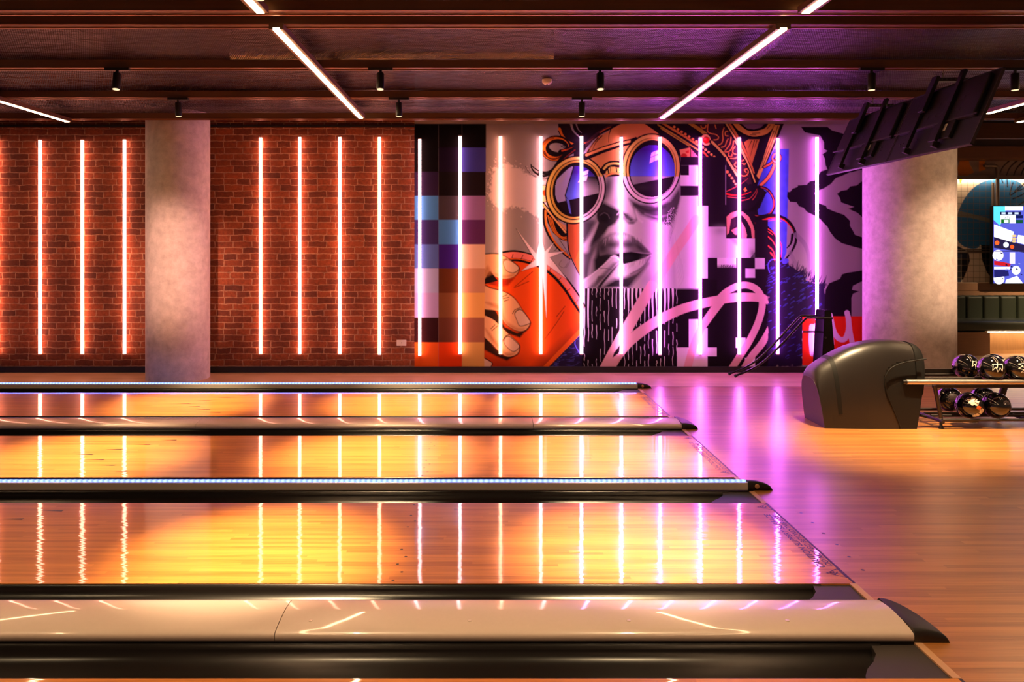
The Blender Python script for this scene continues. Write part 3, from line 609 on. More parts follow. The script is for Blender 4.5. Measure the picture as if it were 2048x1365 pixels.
    p.poly([(1149, 330), (1136, 338), (1100, 372), (1100, 410), (1131, 402), (1130, 391)], L(164, 156, 200)); p.poly([(1149, 330), (1128, 348), (1112, 372), (1126, 360)], L(176, 166, 178), 3, .7)
    p.line([(1148, 332), (1130.5, 391), (1134, 402)], 2.4, K, smooth=False)
    p.poly([(1100, 410), (1134, 401.5), (1216, 382), (1216, 440), (1100, 440)], L(28, 18, 24))
    p.poly([(1132, 396), (1138, 400), (1143, 430), (1140, 430)], L(92, 104, 206))
    p.mask = None
    for q in ([(1166, 344), (1177, 340), (1176, 348.5), (1165, 352)], [(1163.5, 354.5), (1175.5, 350.5), (1173, 361), (1156, 365)]): p.poly(q, L(226, 214, 226))
    goggle(1302, 337.5, 57, 68, 6)
    p.mask = lambda U, V: ((((U - 1305) / 45) ** 2 + ((V - 342) / 52) ** 2) < 1).astype(float)
    p.rect(1250, 285, 1360, 353, lambda U, V: np.array(L(58, 30, 128)) * (1 - np.clip((V - 300) / 52, 0, 1)[..., None]) + np.array(L(86, 100, 216)) * np.clip((V - 300) / 52, 0, 1)[..., None])
    p.rect(1250, 353, 1360, 400, G(146)); p.poly([(1250, 373), (1360, 350), (1360, 400), (1250, 400)], L(30, 20, 28)); p.blob(1285, 376, 16, 7, G(64), .7)
    p.mask = None
    for q in ([(1303, 306), (1310, 303), (1309, 311), (1301, 314.5)], [(1311, 302.5), (1322, 299), (1322, 306), (1310, 310.5)], [(1301, 316), (1308.5, 313), (1307, 323), (1299, 327)], [(1309.5, 312.5), (1322, 308.5), (1322, 317), (1308.5, 322.5)]): p.poly(q, L(228, 200, 236))
    # bridge and brow bar
    p.line([(1206, 342), (1214, 332), (1226, 328), (1246, 330)], 13, K); p.line([(1208, 338), (1216, 330), (1228, 327), (1246, 329)], 4.5, GOLD)
    p.poly([(1211, 338), (1244, 334), (1244, 352), (1213, 354)], K); p.poly([(1217, 337), (1221, 334), (1230, 334), (1232.5, 340), (1232, 346), (1218, 346)], GOLD); p.poly([(1234, 336), (1246, 334), (1246, 346), (1235, 346)], GOLD); p.poly([(1212, 343), (1215, 341), (1216, 348), (1212, 350)], GOLD); p.line([(1212, 353), (1222, 348), (1234, 347), (1246, 350)], 3.6, L(232, 150, 70)); p.line([(1221, 335), (1221, 343)], 1, K)
    p.line([(1171, 314), (1205, 300), (1238, 289), (1274, 281)], 14, K, 11, smooth=False); p.line([(1173, 310.5), (1205, 298), (1238, 288), (1271, 280.5)], 5, L(240, 160, 84), 4.5, smooth=False)
    p.poly([(1262, 278), (1272, 274), (1280, 279), (1258, 300)], K)
    p.ell(1302, 337.5, 57, 68, gold(L(228, 190, 88)), 6, r0=.905)
    p.poly([(1359, 300), (1381, 295), (1380, 314), (1362, 314)], L(230, 150, 90)); p.poly([(1371, 303), (1378, 300), (1378, 306), (1372, 307)], L(210, 60, 40)); p.ell(1368, 312, 6, 5, L(180, 50, 30)); p.rect(1381, 295, 1384, 315, K); p.poly([(1382, 298), (1396, 314), (1382, 314)], L(222, 126, 116))
    # ---- black and white blocks on the right
    p.rect(1361, 314, 1452, 331, K2); p.rect(1361, 331, 1378, 351, K2); p.rect(1378, 331, 1396.5, 352, W); p.rect(1361, 351, 1396.5, 372, W); p.rect(1361, 372, 1404, 392, K2); p.rect(1396.5, 316, 1450.5, 412, K2)
    p.rect(1416, 454, 1453, 517, G(214)); p.blob(1440, 462, 14, 9, G(170), .8)
    p.poly([(1452, 477), (1510, 477), (1510, 504), (1500, 517), (1452, 517)], G(220)); p.poly([(1460, 477), (1476, 477), (1476, 492), (1468, 488)], G(150), 3); p.blob(1509, 512, 8, 14, G(120), .8, rot=-30); p.rect(1510, 440, 1536, 516, K2)
    p.rect(1415, 516, 1434.5, 560, K2); p.rect(1434.5, 516, 1472.5, 536, lambda U, V: np.array(W) * (1 - .8 * np.clip((V - 528) / 8, 0, 1)[..., None])); p.rect(1396, 516, 1415, 557, W); p.rect(1434, 536, 1540, 580, K2); p.rect(1472.5, 516, 1510, 540, K2)
    p.rect(1510, 516.5, 1529.5, 538, L(214, 200, 210)); p.rect(1491, 537.5, 1510, 556, L(214, 200, 210))
    # ear
    p.rect(1452, 424, 1510, 477, K2); p.poly([(1453, 434), (1462, 426), (1474, 422), (1486, 424), (1498, 434), (1506, 450), (1509, 462), (1509, 477), (1504, 477), (1502, 458), (1494, 442), (1484, 431), (1476, 430), (1466, 438), (1461, 448), (1458, 466), (1454, 470)], L(214, 140, 116)); p.poly([(1462, 438), (1470, 434), (1472, 450), (1464, 460), (1459, 458)], L(46, 26, 34)); p.poly([(1483, 444), (1490, 455), (1494, 470), (1493, 477), (1483, 477)], L(216, 146, 128)); p.poly([(1462, 461), (1474, 455), (1476, 470), (1470, 470)], L(196, 116, 96))
    p.rect(1454, 470, 1482, 477, K2)
    # lower white blocks
    p.rect(1377.5, 639, 1396.5, 697, W); p.rect(1396.5, 657, 1415, 734, W); p.rect(1353.5, 695.5, 1433.5, 713, W); p.rect(1354, 712, 1414, 734, W); p.rect(1471.5, 676, 1491, 696, W); p.rect(1490, 716, 1510, 734, W)
    # ---- pink ribbons
    PK = L(224, 176, 172)
    p.line([(1392, 440), (1374, 468), (1352, 500), (1332, 532), (1312, 562), (1300, 578)], 19, L(224, 160, 158), alpha=.72)
    p.line([(1304, 572), (1280, 612), (1256, 654), (1232, 698), (1210, 740)], 21, PK, 24)
    p.line([(1216, 740), (1238, 706), (1262, 680), (1296, 654), (1330, 634), (1366, 618), (1402, 608), (1440, 600), (1474, 595), (1510, 595), (1534, 600), (1548, 613), (1550, 632), (1540, 660), (1522, 690), (1504, 712), (1486, 740)], 22, PK, 13)
    p.line([(1432, 606), (1450, 586), (1474, 573), (1496, 571), (1514, 580), (1523, 596), (1524, 616), (1516, 646), (1500, 680), (1484, 706), (1462, 740)], 13, PK, 14)
    p.line([(1446, 596), (1424, 626), (1404, 654)], 18, PK, 15); p.line([(1406, 650), (1388, 690), (1374, 740)], 14, L(230, 166, 150), 16, alpha=.75)
    p.poly([(1225, 716), (1228, 706), (1243, 686), (1238, 706)], K)
    # ---- can, hand, star
    CAN = L(236, 84, 22)
    def cancol(U, V):
        t = np.clip(((U - 1120) * .68 + (V - 690) * .73 + 12) / 40, 0, 1)[..., None]; t2 = np.clip(((V - 690) + (1000 - U) * .2) / 40, 0, 1)[..., None] * np.clip((1060 - U) / 40, 0, 1)[..., None]
        c = np.array(CAN) * (1 - t) + np.array(L(72, 22, 24)) * t
        return c * (1 - .6 * t2) + np.array(L(120, 24, 14)) * .6 * t2
    p.poly([(1098, 733.6), (1164, 668), (1164, 734)], L(40, 32, 62))
    for _ in range(34): x = rnd.uniform(1104, 1160); y = rnd.uniform(1840 - x * 1.0 - 6, 732) if False else rnd.uniform(max(672, 733 - (x - 1100)), 732); p.line([(x, y), (x - rnd.uniform(3, 9), y + rnd.uniform(-1, 3))], 1.6, L(72, 72, 150), .5)
    p.line([(1158, 672), (1150, 684), (1152, 694), (1160, 708)], 2, L(84, 84, 190))
    p.poly([(968, 560), (990, 530), (1012, 520), (1044, 520), (1074, 529), (1102, 546), (1128, 572), (1150, 602), (1163, 626), (1163, 660), (1134, 694), (1092, 734), (968, 734)], cancol)
    p.poly([(1162, 655), (1162, 668), (1098, 734), (1086, 734)], L(240, 104, 30)); p.line([(1164, 668), (1098, 735)], 1.6, K, smooth=False)
    p.line([(1004, 511), (1028, 508), (1054, 513), (1082, 523), (1106, 539), (1130, 563), (1150, 590), (1163, 612)], 15, K); p.line([(1006, 513), (1028, 510), (1054, 514), (1082, 524), (1106, 540), (1129, 564), (1148, 590), (1163, 614)], 11.5, L(236, 126, 112))
    p.line([(1010, 521), (1034, 520), (1060, 526), (1084, 536), (1106, 552), (1128, 577), (1146, 604), (1163, 630)], 7, K, 5); p.line([(1010, 519), (1034, 518), (1060, 523.5), (1085, 533.5), (1108, 549), (1130, 574), (1148, 601), (1163, 625)], 2, L(240, 104, 30))
    for k, (x, y, dx, dy) in enumerate(((1026, 509, -2, 7), (1046, 511, -4, 8), (1066, 517, -4, 7), (1102, 536, -3, 6), (1122, 556, -5, 5), (1140, 578, -6, 4), (1156, 600, -5, 6))): p.line([(x, y), (x + dx, y + dy)], 1.3, K)
    for a in ([(1066, 543), (1046, 560), (1028, 575)], [(1058, 563), (1040, 571), (1030, 575)], [(1130, 613), (1121, 624), (1113, 634)], [(1128, 623), (1112, 648), (1090, 678)]): p.line(a, 1.2, L(110, 30, 10))
    SK = L(228, 176, 126); SKD = L(176, 112, 66); NL = L(222, 190, 158)
    def finger(outline, nail, sh):
        p.poly(outline, K, 1.6, smooth=True); cx = sum(a[0] for a in outline) / len(outline); cy = sum(a[1] for a in outline) / len(outline)
        ins = [(cx + (a[0] - cx) * .955, cy + (a[1] - cy) * .94) for a in outline]
        p.poly(ins, SK, .8, smooth=True); p.poly([(cx + (a[0] - cx) * .95, cy + (a[1] - cy) * .95) for a in sh], SKD, 3, .75, smooth=True)
        p.poly(nail, K, 1.4, smooth=True); cx = sum(a[0] for a in nail) / len(nail); cy = sum(a[1] for a in nail) / len(nail)
        p.poly([(cx + (a[0] - cx) * .9, cy + (a[1] - cy) * .9) for a in nail], NL, .6, smooth=True)
    p.poly([(968, 560), (985, 552), (1002, 560), (1022, 558), (1030, 556), (1016, 572), (996, 574), (968, 566)], L(150, 40, 14), 2); p.poly([(968, 558), (978, 540), (996, 562), (968, 569)], K)
    p.poly([(968, 612), (992, 622), (1010, 654), (1034, 666), (1052, 662), (1040, 676), (1016, 668), (1000, 652), (968, 630)], L(46, 28, 16), 2)
    p.poly([(968, 668), (988, 694), (1008, 712), (1030, 712), (1014, 722), (994, 714), (968, 700)], L(46, 26, 16), 2)
    finger([(962, 515), (976, 507), (1000, 508), (1016, 516), (1038, 534), (1037, 546), (1026, 556), (1008, 559), (990, 554), (978, 544), (962, 566)], [(1006, 524), (1012, 520), (1022, 522), (1039, 536), (1030, 546), (1018, 545), (1010, 538)], [(990, 548), (1010, 552), (1030, 548), (1026, 555), (1008, 557), (992, 552)])
    p.poly([(968, 540), (976, 532), (986, 548), (968, 556)], SKD, 3, .7)
    finger([(960, 570), (982, 575), (1010, 583), (1030, 597), (1044, 618), (1060, 642), (1060, 654), (1050, 664), (1034, 664), (1014, 652), (1002, 636), (994, 622), (960, 614)], [(1029, 626), (1042, 619), (1061, 643), (1057, 649), (1040, 653), (1033, 640)], [(968, 604), (1000, 612), (1010, 640), (1034, 658), (1050, 660), (1034, 663), (1012, 650), (996, 622)])
    finger([(960, 630), (984, 636), (1003, 654), (1022, 672), (1038, 688), (1040, 700), (1034, 711), (1016, 716), (1000, 706), (984, 690), (960, 664)], [(1007, 681), (1017, 672), (1039, 691), (1036, 699), (1026, 704), (1012, 693)], [(968, 656), (990, 680), (1012, 706), (1030, 708), (1014, 714), (990, 694)])
    for a in ([(1005, 594), (1014, 590)], [(1006, 598), (1018, 595)], [(1008, 603), (1017, 600)], [(982, 658), (990, 650)], [(984, 662), (996, 652)], [(1025, 628), (1030, 620), (1040, 616)], [(1004, 684), (1010, 674), (1018, 669)], [(1006, 520), (1014, 518)]): p.line(a, 1.3, K)
    p.poly([(966, 716), (984, 726), (982, 734), (966, 734)], NL); p.line([(966, 715), (984, 726), (982, 734)], 1.5, K)
    star = [(1048, 476), (1072, 508), (1082, 470), (1090, 503), (1108, 485), (1096, 506), (1130, 503), (1100, 515), (1135, 560), (1094, 530), (1093, 640), (1083, 530), (1042, 543), (1070, 520)]
    star[0] = (1033, 459)
    p.poly([(1084 + (a[0] - 1084) * 1.02, 515 + (a[1] - 515) * 1.02) for a in star], K, 1.3); p.poly([(1084 + (a[0] - 1084) * .97, 515 + (a[1] - 515) * .97) for a in star], L(236, 216, 214), .7)
    for a in ([(1124, 520), (1118, 530), (1128, 536), (1136, 526)], [(1136, 515), (1139, 525), (1132, 536)]): p.line(a, 1, L(110, 96, 96))
    # ---- fur collar right
    p.poly([(1536, 522), (1572, 524), (1584, 534), (1604, 545), (1607, 532), (1608, 562), (1626, 562), (1632, 570), (1652, 568), (1652, 640), (1606, 640), (1606, 734), (1534, 734)], L(36, 26, 52), 1.5, rough=4, rs=5)
    for _ in range(70): x = rnd.uniform(1578, 1650); y = 532 + (x - 1578) * .5 + rnd.gauss(0, 4); p.line([(x, y + 6), (x + rnd.uniform(2, 7), y - rnd.uniform(2, 9))], 2.2, L(36, 26, 52), .4)
    for _ in range(150):
        x = rnd.uniform(1537, 1650); y = rnd.uniform(528, 716)
        if x > 1606 and y > 640 or y < 528 + (x - 1570) * .55: continue
        l = rnd.uniform(4, 11); p.line([(x, y), (x - l * .6, y + l * .3), (x - l, y + l * rnd.uniform(.2, .9))], rnd.uniform(1.4, 2.6), L(60, 62, 150), .3, alpha=.8)
    p.line([(1539, 545), (1536, 530), (1543, 520), (1556, 520)], 2, L(90, 88, 206)); p.ell(1571, 523, 7, 5, L(78, 84, 200), -30)
    # ---- black patches right
    B1 = L(26, 17, 26)
    p.poly([(1602, 254), (1655, 254), (1664, 261), (1688, 268), (1740, 274), (1740, 345), (1700, 345), (1684, 352), (1672, 356), (1662, 368), (1648, 377), (1640, 380), (1632, 382), (1629, 387), (1636, 392), (1636, 398), (1630, 402), (1640, 408), (1652, 412), (1654, 417), (1668, 423), (1688, 430), (1700, 442), (1700, 452), (1706, 462), (1710, 470), (1740, 480), (1740, 502), (1708, 494), (1684, 487), (1670, 477), (1660, 464), (1655, 454), (1647, 446), (1640, 438), (1628, 431), (1614, 424), (1607, 416), (1598, 413), (1593, 405), (1580, 404), (1574, 394), (1575, 384), (1580, 384), (1585, 378), (1595, 374), (1596, 371), (1613, 370), (1620, 363), (1636, 360), (1637, 350), (1642, 343), (1655, 339), (1651, 330), (1650, 318), (1645, 309), (1655, 302), (1648, 298), (1648, 285), (1640, 271), (1610, 265)], B1)
    p.poly([(1700, 346), (1720, 340), (1745, 344), (1745, 360), (1720, 354), (1690, 358)], BG)
    p.poly([(1674, 388), (1682, 382), (1694, 380), (1701, 373), (1714, 371), (1722, 364), (1745, 356), (1745, 446), (1730, 440), (1715, 426), (1697, 418), (1708, 414), (1682, 405), (1680, 396)], B1)
    p.poly([(1648, 640), (1651, 580), (1658, 567), (1680, 558), (1684, 549), (1694, 546), (1745, 538), (1745, 561), (1722, 564), (1706, 572), (1704, 580), (1718, 583), (1706, 588), (1703, 596), (1703, 640)], B1)
    # ---- red sign with white strokes
    p.rect(1605, 633, 1726, 731, L(230, 44, 20)); WS = L(226, 206, 222)
    p.line([(1624, 654), (1623, 680), (1625, 708)], 11, WS); p.line([(1628, 654), (1640, 646)], 9, WS)
    p.line([(1660, 631), (1661, 660), (1663, 688)], 11, WS); p.line([(1662, 640), (1668, 664), (1678, 678), (1690, 678), (1697, 660), (1697, 640), (1694, 626)], 10.5, WS); p.line([(1697, 640), (1700, 664), (1704, 684)], 10, WS); p.line([(1663, 676), (1658, 690)], 6, WS)
    # ---- chequered colour panel at left
    rows = [248, 295.3, 344, 392, 440, 489, 537.3, 586, 635.7, 685, 733.6]; cols = [829, 877, 924, 972]
    pal = [[(12, 9, 10), (12, 9, 10), (12, 9, 10)], [(12, 9, 10), (26, 14, 34), (60, 60, 148)], [(44, 30, 58), (20, 14, 14), (28, 20, 24)],
           [(72, 136, 200), (64, 56, 62), (146, 108, 160)], [(54, 44, 96), (66, 126, 190), (88, 44, 96)], [(82, 106, 176), (54, 26, 118), (236, 196, 160)],
           [(168, 172, 214), (92, 46, 22), (206, 150, 112)], [(178, 156, 204), (120, 74, 42), (240, 182, 100)], [(50, 20, 22), (100, 54, 36), (166, 106, 76)], [(238, 98, 30), (228, 66, 14), (224, 172, 90)]]
    for r in range(10):
        for c in range(3):
            x1 = cols[c + 1] - (0.0 if c < 2 else r * .4)
            p.rect(cols[c] - (.6 if c == 0 else 0), rows[r], x1, rows[r + 1] + .6, L(*pal[r][c]))
    p.img *= 0.9
    return p

def paint_far_wall():
    """tiled wall with painted shapes behind the seating"""
    p = Paint(1700, 2140, 319, 592, 1.0, L(150, 134, 124))
    T = L(222, 206, 190)
    p.rect(1700, 357, 2140, 592, T)
    OR = L(214, 128, 34); BL = L(44, 108, 160)
    p.poly([(1919, 322), (1937, 319), (1940, 330), (1948, 345), (1938, 350), (1926, 358), (1920, 368), (1917, 355), (1915, 336)], OR); p.poly([(1958, 322), (1970, 322), (1971, 340), (1958, 343)], OR); p.poly([(1901, 378), (1911, 376), (1908, 388), (1902, 396)], OR); p.rect(1895, 319, 1907, 332, OR)
    p.poly([(1978, 360), (1955, 370), (1934, 390), (1918, 420), (1911, 452), (1914, 478), (1926, 492), (1944, 498), (1956, 496), (1961, 490), (1970, 500), (1984, 520), (2000, 530), (2060, 530), (2076, 470), (2064, 400), (2040, 366), (2010, 358)], L(46, 104, 158), smooth=True)
    p.poly([(1918, 422), (1940, 427), (1990, 440), (1990, 448), (1940, 436), (1912, 434)], L(120, 116, 116))
    p.poly([(1962, 490), (1964, 520), (1974, 545), (1990, 566), (2080, 566), (2080, 500)], L(24, 26, 36)); p.poly([(1895, 490), (1915, 492), (1930, 500), (1938, 508), (1940, 522), (1934, 540), (1924, 560), (1918, 580), (1895, 592)], L(34, 40, 60)); p.poly([(1895, 510), (1936, 520), (1936, 536), (1926, 560), (1912, 560), (1895, 548)], L(24, 22, 26))
    for k in range(6): p.line([(2022 + k * 15, 319), (2006 + k * 14, 334 + k), (1998 + k * 14, 352 + k * 2)], 3 + k * .4, L(24, 18, 26), 1.5)
    for a in ([(2026, 366), (2020, 390), (2036, 380), (2050, 366)], [(2026, 398), (2044, 390), (2060, 380)], [(2036, 412), (2060, 396)], [(2040, 372), (2030, 384), (2060, 372)], [(2003, 358), (2006, 366)], [(2014, 358), (2015, 374)]): p.line(a, 2.4, L(26, 24, 40))
    GR = L(120, 98, 84)
    for k in range(40):
        x = 1860.6 + k * 12.35 - 13 * 12.35; 
        if 1700 < x < 2140: p.line([(x, 357), (x, 592)], 1.0, GR, smooth=False, alpha=.8)
    for k in range(20):
        y = 357 + 1 + k * 12.35; p.line([(1700, y), (2140, y)], 1.0, GR, smooth=False, alpha=.8)
    return p
# ------------------------------------------------------------------ setting
XL, XR = -9.5, 10.0
WALL_Y = 9.0; FOUL = 1.66
LANES = [(1.53, 2.596), (3.331, 4.385), (4.88, 5.955), (6.66, 7.735)]
mb = MB(); mb.box(XL, XR, 0.4, 12.2, -0.30, -0.12); struct(mb.build('floor_subfloor', M['subfloor'], origin=(0, 0, -0.3)))
mb = MB(); mb.box(FOUL, XR, 0.4, 8.06, -0.12, 0.0); struct(mb.build('floor', M['approach'], origin=(0, 0, 0)))
mb = MB(); mb.box(XL, XR, 8.075, 12.2, -0.12, 0.0); struct(mb.build('floor_walkway', M['walkway'], origin=(0, 0, 0)))
mb = MB(); mb.box(XL, XR, 8.06, 8.075, -0.12, -0.001); struct(mb.build('trim_1', M['black_trim'], origin=(0, 0, 0)))

XM = (829 - VPX) * WALL_Y / FPX       # brick meets mural
mb = MB(); mb.box(XL, XM, WALL_Y - 0.002, WALL_Y + 0.2, 0, 3.6); struct(mb.build('wall_brick', M['brick'], origin=(0, WALL_Y, 0)))
mb = MB(); mb.box(XM, 4.81, WALL_Y, WALL_Y + 0.2, 0, 3.6); struct(mb.build('wall_plaster', M['plaster'], origin=(0, WALL_Y, 0)))
mb = MB(); mb.box(XL, 4.81, WALL_Y - 0.016, WALL_Y, 0.0, 0.072); struct(mb.build('baseboard_back', M['black_trim'], origin=(0, WALL_Y, 0)))
mb = MB(); mb.box(XL, XM, WALL_Y - 0.03, WALL_Y - 0.002, 2.962, 2.992); struct(mb.build('trim_2', M['black_trim'], origin=(0, WALL_Y, 0)))
mb = MB(); mb.box(XL - 0.2, XL, 0.4, 9.2, -0.3, 3.7); struct(mb.build('wall_left', M['slab'], origin=(XL, 0, 0)))
mb = MB(); mb.box(XL, XR, 0.4, 12.2, 3.66, 3.8); struct(mb.build('ceiling_slab', M['slab'], origin=(0, 0, 3.66)))

mural = paint_mural().build('wall_mural', vcol_mat('mural_paint', 0.8, 0.06), WALL_Y - 0.004)
tag(mural, 'pop-art mural of a woman in round gold goggles with colour squares and black blocks', 'mural')
def text_mesh(name, body, size, mat, parent, Mx, shear=0.0, sx=1.0, bold=0.0):
    cu = bpy.data.curves.new(name, 'FONT'); cu.body = body; cu.size = size; cu.shear = shear; cu.align_x = 'LEFT'; cu.offset = bold
    tmp = bpy.data.objects.new(name, cu); C.objects.link(tmp)
    bpy.context.view_layer.update()
    me = bpy.data.meshes.new_from_object(tmp.evaluated_get(bpy.context.evaluated_depsgraph_get()))
    C.objects.unlink(tmp); bpy.data.objects.remove(tmp)
    S = Matrix.Diagonal((sx, 1, 1, 1)); base = Vector((0, 0, 0)); p = parent
    while p is not None: base += p.location; p = p.parent
    me.transform(Matrix.Translation(-base) @ Mx @ S); me.materials.clear(); me.materials.append(mat); me.name = name
    o = bpy.data.objects.new(name, me); link(o, parent); return o
q = at(1441, 536.5, WALL_Y - 0.0065)
text_mesh('signature', 'MYKAES', 0.058, M['ink'], mural, Matrix.Translation(q) @ Matrix.Rotation(PI / 2, 4, 'X'), 0.15, 0.86)['label'] = 'black painted signature'

# far alcove on the right: tiled wall, bulkheads, ledge
FY = 11.4
far = paint_far_wall().build('wall_far_tile', vcol_mat('tile_paint', 0.35), FY - 0.002); struct(far)
mb = MB(); mb.box(4.6, XR, FY, FY + 0.2, 0, 3.66); struct(mb.build('wall_far', M['plaster'], origin=(6, FY, 0)))
mb = MB(); mb.box(4.81, 4.9, WALL_Y, FY, 0, 3.66); struct(mb.build('wall_return', M['plaster'], origin=(4.85, 10, 0)))
mb = MB(); mb.box(4.9, XR, 10.34, 10.44, 3.03, 3.24); mb.box(4.9, XR, 10.44, FY, 3.2, 3.24); struct(mb.build('ceiling_bulkhead', M['bronze'], origin=(6, 10.4, 3.1)))
mb = MB(); mb.box(4.9, XR, 11.12, FY, 2.84, 3.02); struct(mb.build('ceiling_soffit', M['ledge_wood'], origin=(6, 11.2, 2.9)))

# ceiling: bronze beams with dark perforated metal fabric slung on them
BEAMS = [(4.436, 4.52), (4.714, 4.79), (5.842, 5.916), (6.997, 7.07), (8.14, 8.21)]
ZB = 2.92
for k, (y0, y1) in enumerate(BEAMS):
    mb = MB(); mb.box(XL, XR, y0, y1, ZB, ZB + .06)
    o = mb.build('ceiling_beam', M['bronze'], origin=(0, (y0 + y1) / 2, ZB)); struct(o)
    mb = MB(); mb.box(XL, XR, y1 - 0.010, y1 + 0.006, ZB - .007, ZB); mb.box(XL, XR, y0 - 0.004, y0 + 0.007, ZB - .005, ZB)
    mb.build('edge_trim', M['bronze_edge'], o)
for k, y0 in enumerate((-2.4, -1.2, 0.6, 1.9, 3.2)):
    mb = MB(); mb.box(XL, XR, y0, y0 + 0.08, ZB, ZB + .06); struct(mb.build('ceiling_beam', M['bronze'], origin=(0, y0, ZB)))
def drape(y0, y1, sag, name):
    rows = []; nx, ny = 120, 10; rr = random.Random(int(y0 * 100))
    ph = [rr.uniform(0, 6) for _ in range(4)]
    for j in range(ny + 1):
        t = j / ny; y = y0 + (y1 - y0) * t; row = []
        for i in range(nx + 1):
            x = XL + (XR - XL) * i / nx
            z = ZB + .068 - sag * math.sin(PI * t) * (0.6 + 0.4 * math.sin(x * 1.3 + ph[0])) + 0.010 * math.sin(x * 2.1 + ph[1] + t * 3) * math.sin(x * .7 + ph[2])
            row.append((x, y, max(z, ZB + .06)))
        rows.append(row)
    mb = MB(); mb.grid(rows); struct(mb.build(name, M['mesh'], origin=(0, (y0 + y1) / 2, ZB + .06)))
drape(-2.5, 4.455, -0.02, 'ceiling_mesh'); drape(4.76, 5.87, -0.03, 'ceiling_mesh'); drape(5.87, 7.03, -0.05, 'ceiling_mesh'); drape(7.03, 8.18, -0.04, 'ceiling_mesh')

# services above the mesh
def duct(label, pts, r, mat='foil'):
    mb = MB(); mb.tube(pts, r, 20); o = mb.build('air_duct', M[mat], origin=pts[0]); tag(o, label, 'duct', 'ducts above the ceiling mesh')
    for p in (pts[0], pts[-1]): MB().box(p[0] - .012, p[0] + .012, p[1] - .004, p[1] + .004, p[2] + r * .9, 3.665).build('hanger', M['track_black'], o)
duct('thin silver pipe running across above the mesh between the second and third beams', [(-3.0, 5.5, 3.22), (8.5, 5.5, 3.22)], 0.05)
duct('short foil wrapped duct above the mesh between the two long light strips', [(-2.2, 6.5, 3.24), (-1.0, 6.55, 3.24), (0.6, 6.6, 3.26)], 0.13)
duct('foil duct running towards the wall above the mesh right of the crown', [(2.45, 5.75, 3.42), (2.55, 6.6, 3.42), (2.6, 7.9, 3.42)], 0.12)
mb = MB(); mb.box(-3.6, 0.4, 4.56, 4.68, 3.05, 3.17, 0.01); o = tag(mb.build('cable_tray', M['foil'], origin=(0, 4.62, 3.05)), 'silver tray glimpsed in the slot between the two front beams', 'cable tray')
for x in (-3.4, .2): MB().box(x, x + .03, 4.6, 4.63, 3.165, 3.665).build('hanger', M['track_black'], o)

# ------------------------------------------------------------------ columns
def column(name, cx, cy, r, z1):
    mb = MB(); mb.lathe([(r, 0.0), (r, z1)], (cx, cy, 0), 96); struct(mb.build(name, M['concrete'], origin=(cx, cy, 0)))
mb = MB(); mb.box(XL, 4.81, 8.212, WALL_Y, 3.06, 3.10); struct(mb.build('ceiling_board', M['slab'], origin=(0, 8.6, 3.06)))
column('column_left', -3.55, 8.62, 0.348, 3.06)
column('column_right', 4.90, 8.62, 0.478, 3.06)

# ------------------------------------------------------------------ tube lights
def tube_mat(name, col): return emit(name, col, 1.0)
WARM, PEACH, ROSE, MAG = (13.4, 4.9, 3.2), (13.6, 5.9, 6.0), (16.0, 5.8, 15.0), (23.0, 4.2, 27.0)
TM = {k: tube_mat('tube_' + k, c) for k, c in (('warm', WARM), ('peach', PEACH), ('rose', ROSE), ('magenta', MAG))}
TUBES = [(-7, 279, 710, 'warm', 'warm white tube light at the far left end of the brick wall'),
 (80, 279, 710, 'warm', 'leftmost of the three tube lights on the brick left of the round column'),
 (164.5, 279, 710, 'warm', 'middle one of the three tube lights on the brick left of the round column'),
 (249, 278, 710, 'warm', 'tube light on the brick just left of the slim concrete column'),
 (521, 274, 710, 'warm', 'first tube light on the brick to the right of the slim concrete column'),
 (599.5, 273, 710, 'warm', 'second tube light on the brick to the right of the slim concrete column'),
 (679.5, 273, 710, 'warm', 'third tube light on the brick to the right of the slim concrete column'),
 (759, 273, 711, 'warm', 'tube light on the brick beside the small white wall socket'),
 (839.5, 277, 713, 'peach', 'tube light hung slightly lower on the left edge of the colour squares'),
 (920, 271, 710, 'peach', 'tube light over the right half of the painted colour squares'),
 (1001, 271, 710, 'warm', 'warm tube light in front of the pale sprayed cloud and painted fingers'),
 (1081.5, 271, 710, 'peach', 'pinkish tube light crossing the painted sparkle star'),
 (1163, 271, 710, 'rose', 'pink tube light over the left goggle lens of the mural'),
 (1242.5, 273, 710, 'rose', 'pink tube light crossing the painted nose between the goggles'),
 (1320, 273, 711, 'magenta', 'magenta tube light over the right goggle lens of the mural'),
 (1400.5, 274, 711, 'magenta', 'magenta tube light beside the red gem on the painted crown'),
 (1478.5, 274, 711, 'magenta', 'magenta tube light crossing the scrollwork of crown and painted ear'),
 (1555.5, 275, 710, 'magenta', 'magenta tube light in front of the painted blue panel'),
 (1634, 273, 708, 'magenta', 'magenta tube light rightmost on the wall, behind the bowling ramp')]
TY = 8.955
for u, v0, v1, k, lab in TUBES:
    a, b = at(u, v0, TY), at(u, v1, TY)
    t = thing('tube_light', lab, 'tube light', (a.x, TY, b.z), 'tube lights along the back wall')
    mb = MB(); mb.tube([(a.x, TY, b.z + 0.012), (a.x, TY, a.z - 0.012)], 0.0185, 14); mb.build('glow_tube', TM[k], t)
    for z in (b.z, a.z - 0.012): MB().tube([(a.x, TY, z), (a.x, TY, z + 0.012)], 0.0195, 14).build('end_cap', M['white_plastic'], t)
    for z in (b.z + 0.35, a.z - 0.35): MB().box(a.x - 0.008, a.x + 0.008, TY + 0.015, WALL_Y - 0.001, z - 0.012, z + 0.012).build('wall_clip', M['white_plastic'], t)

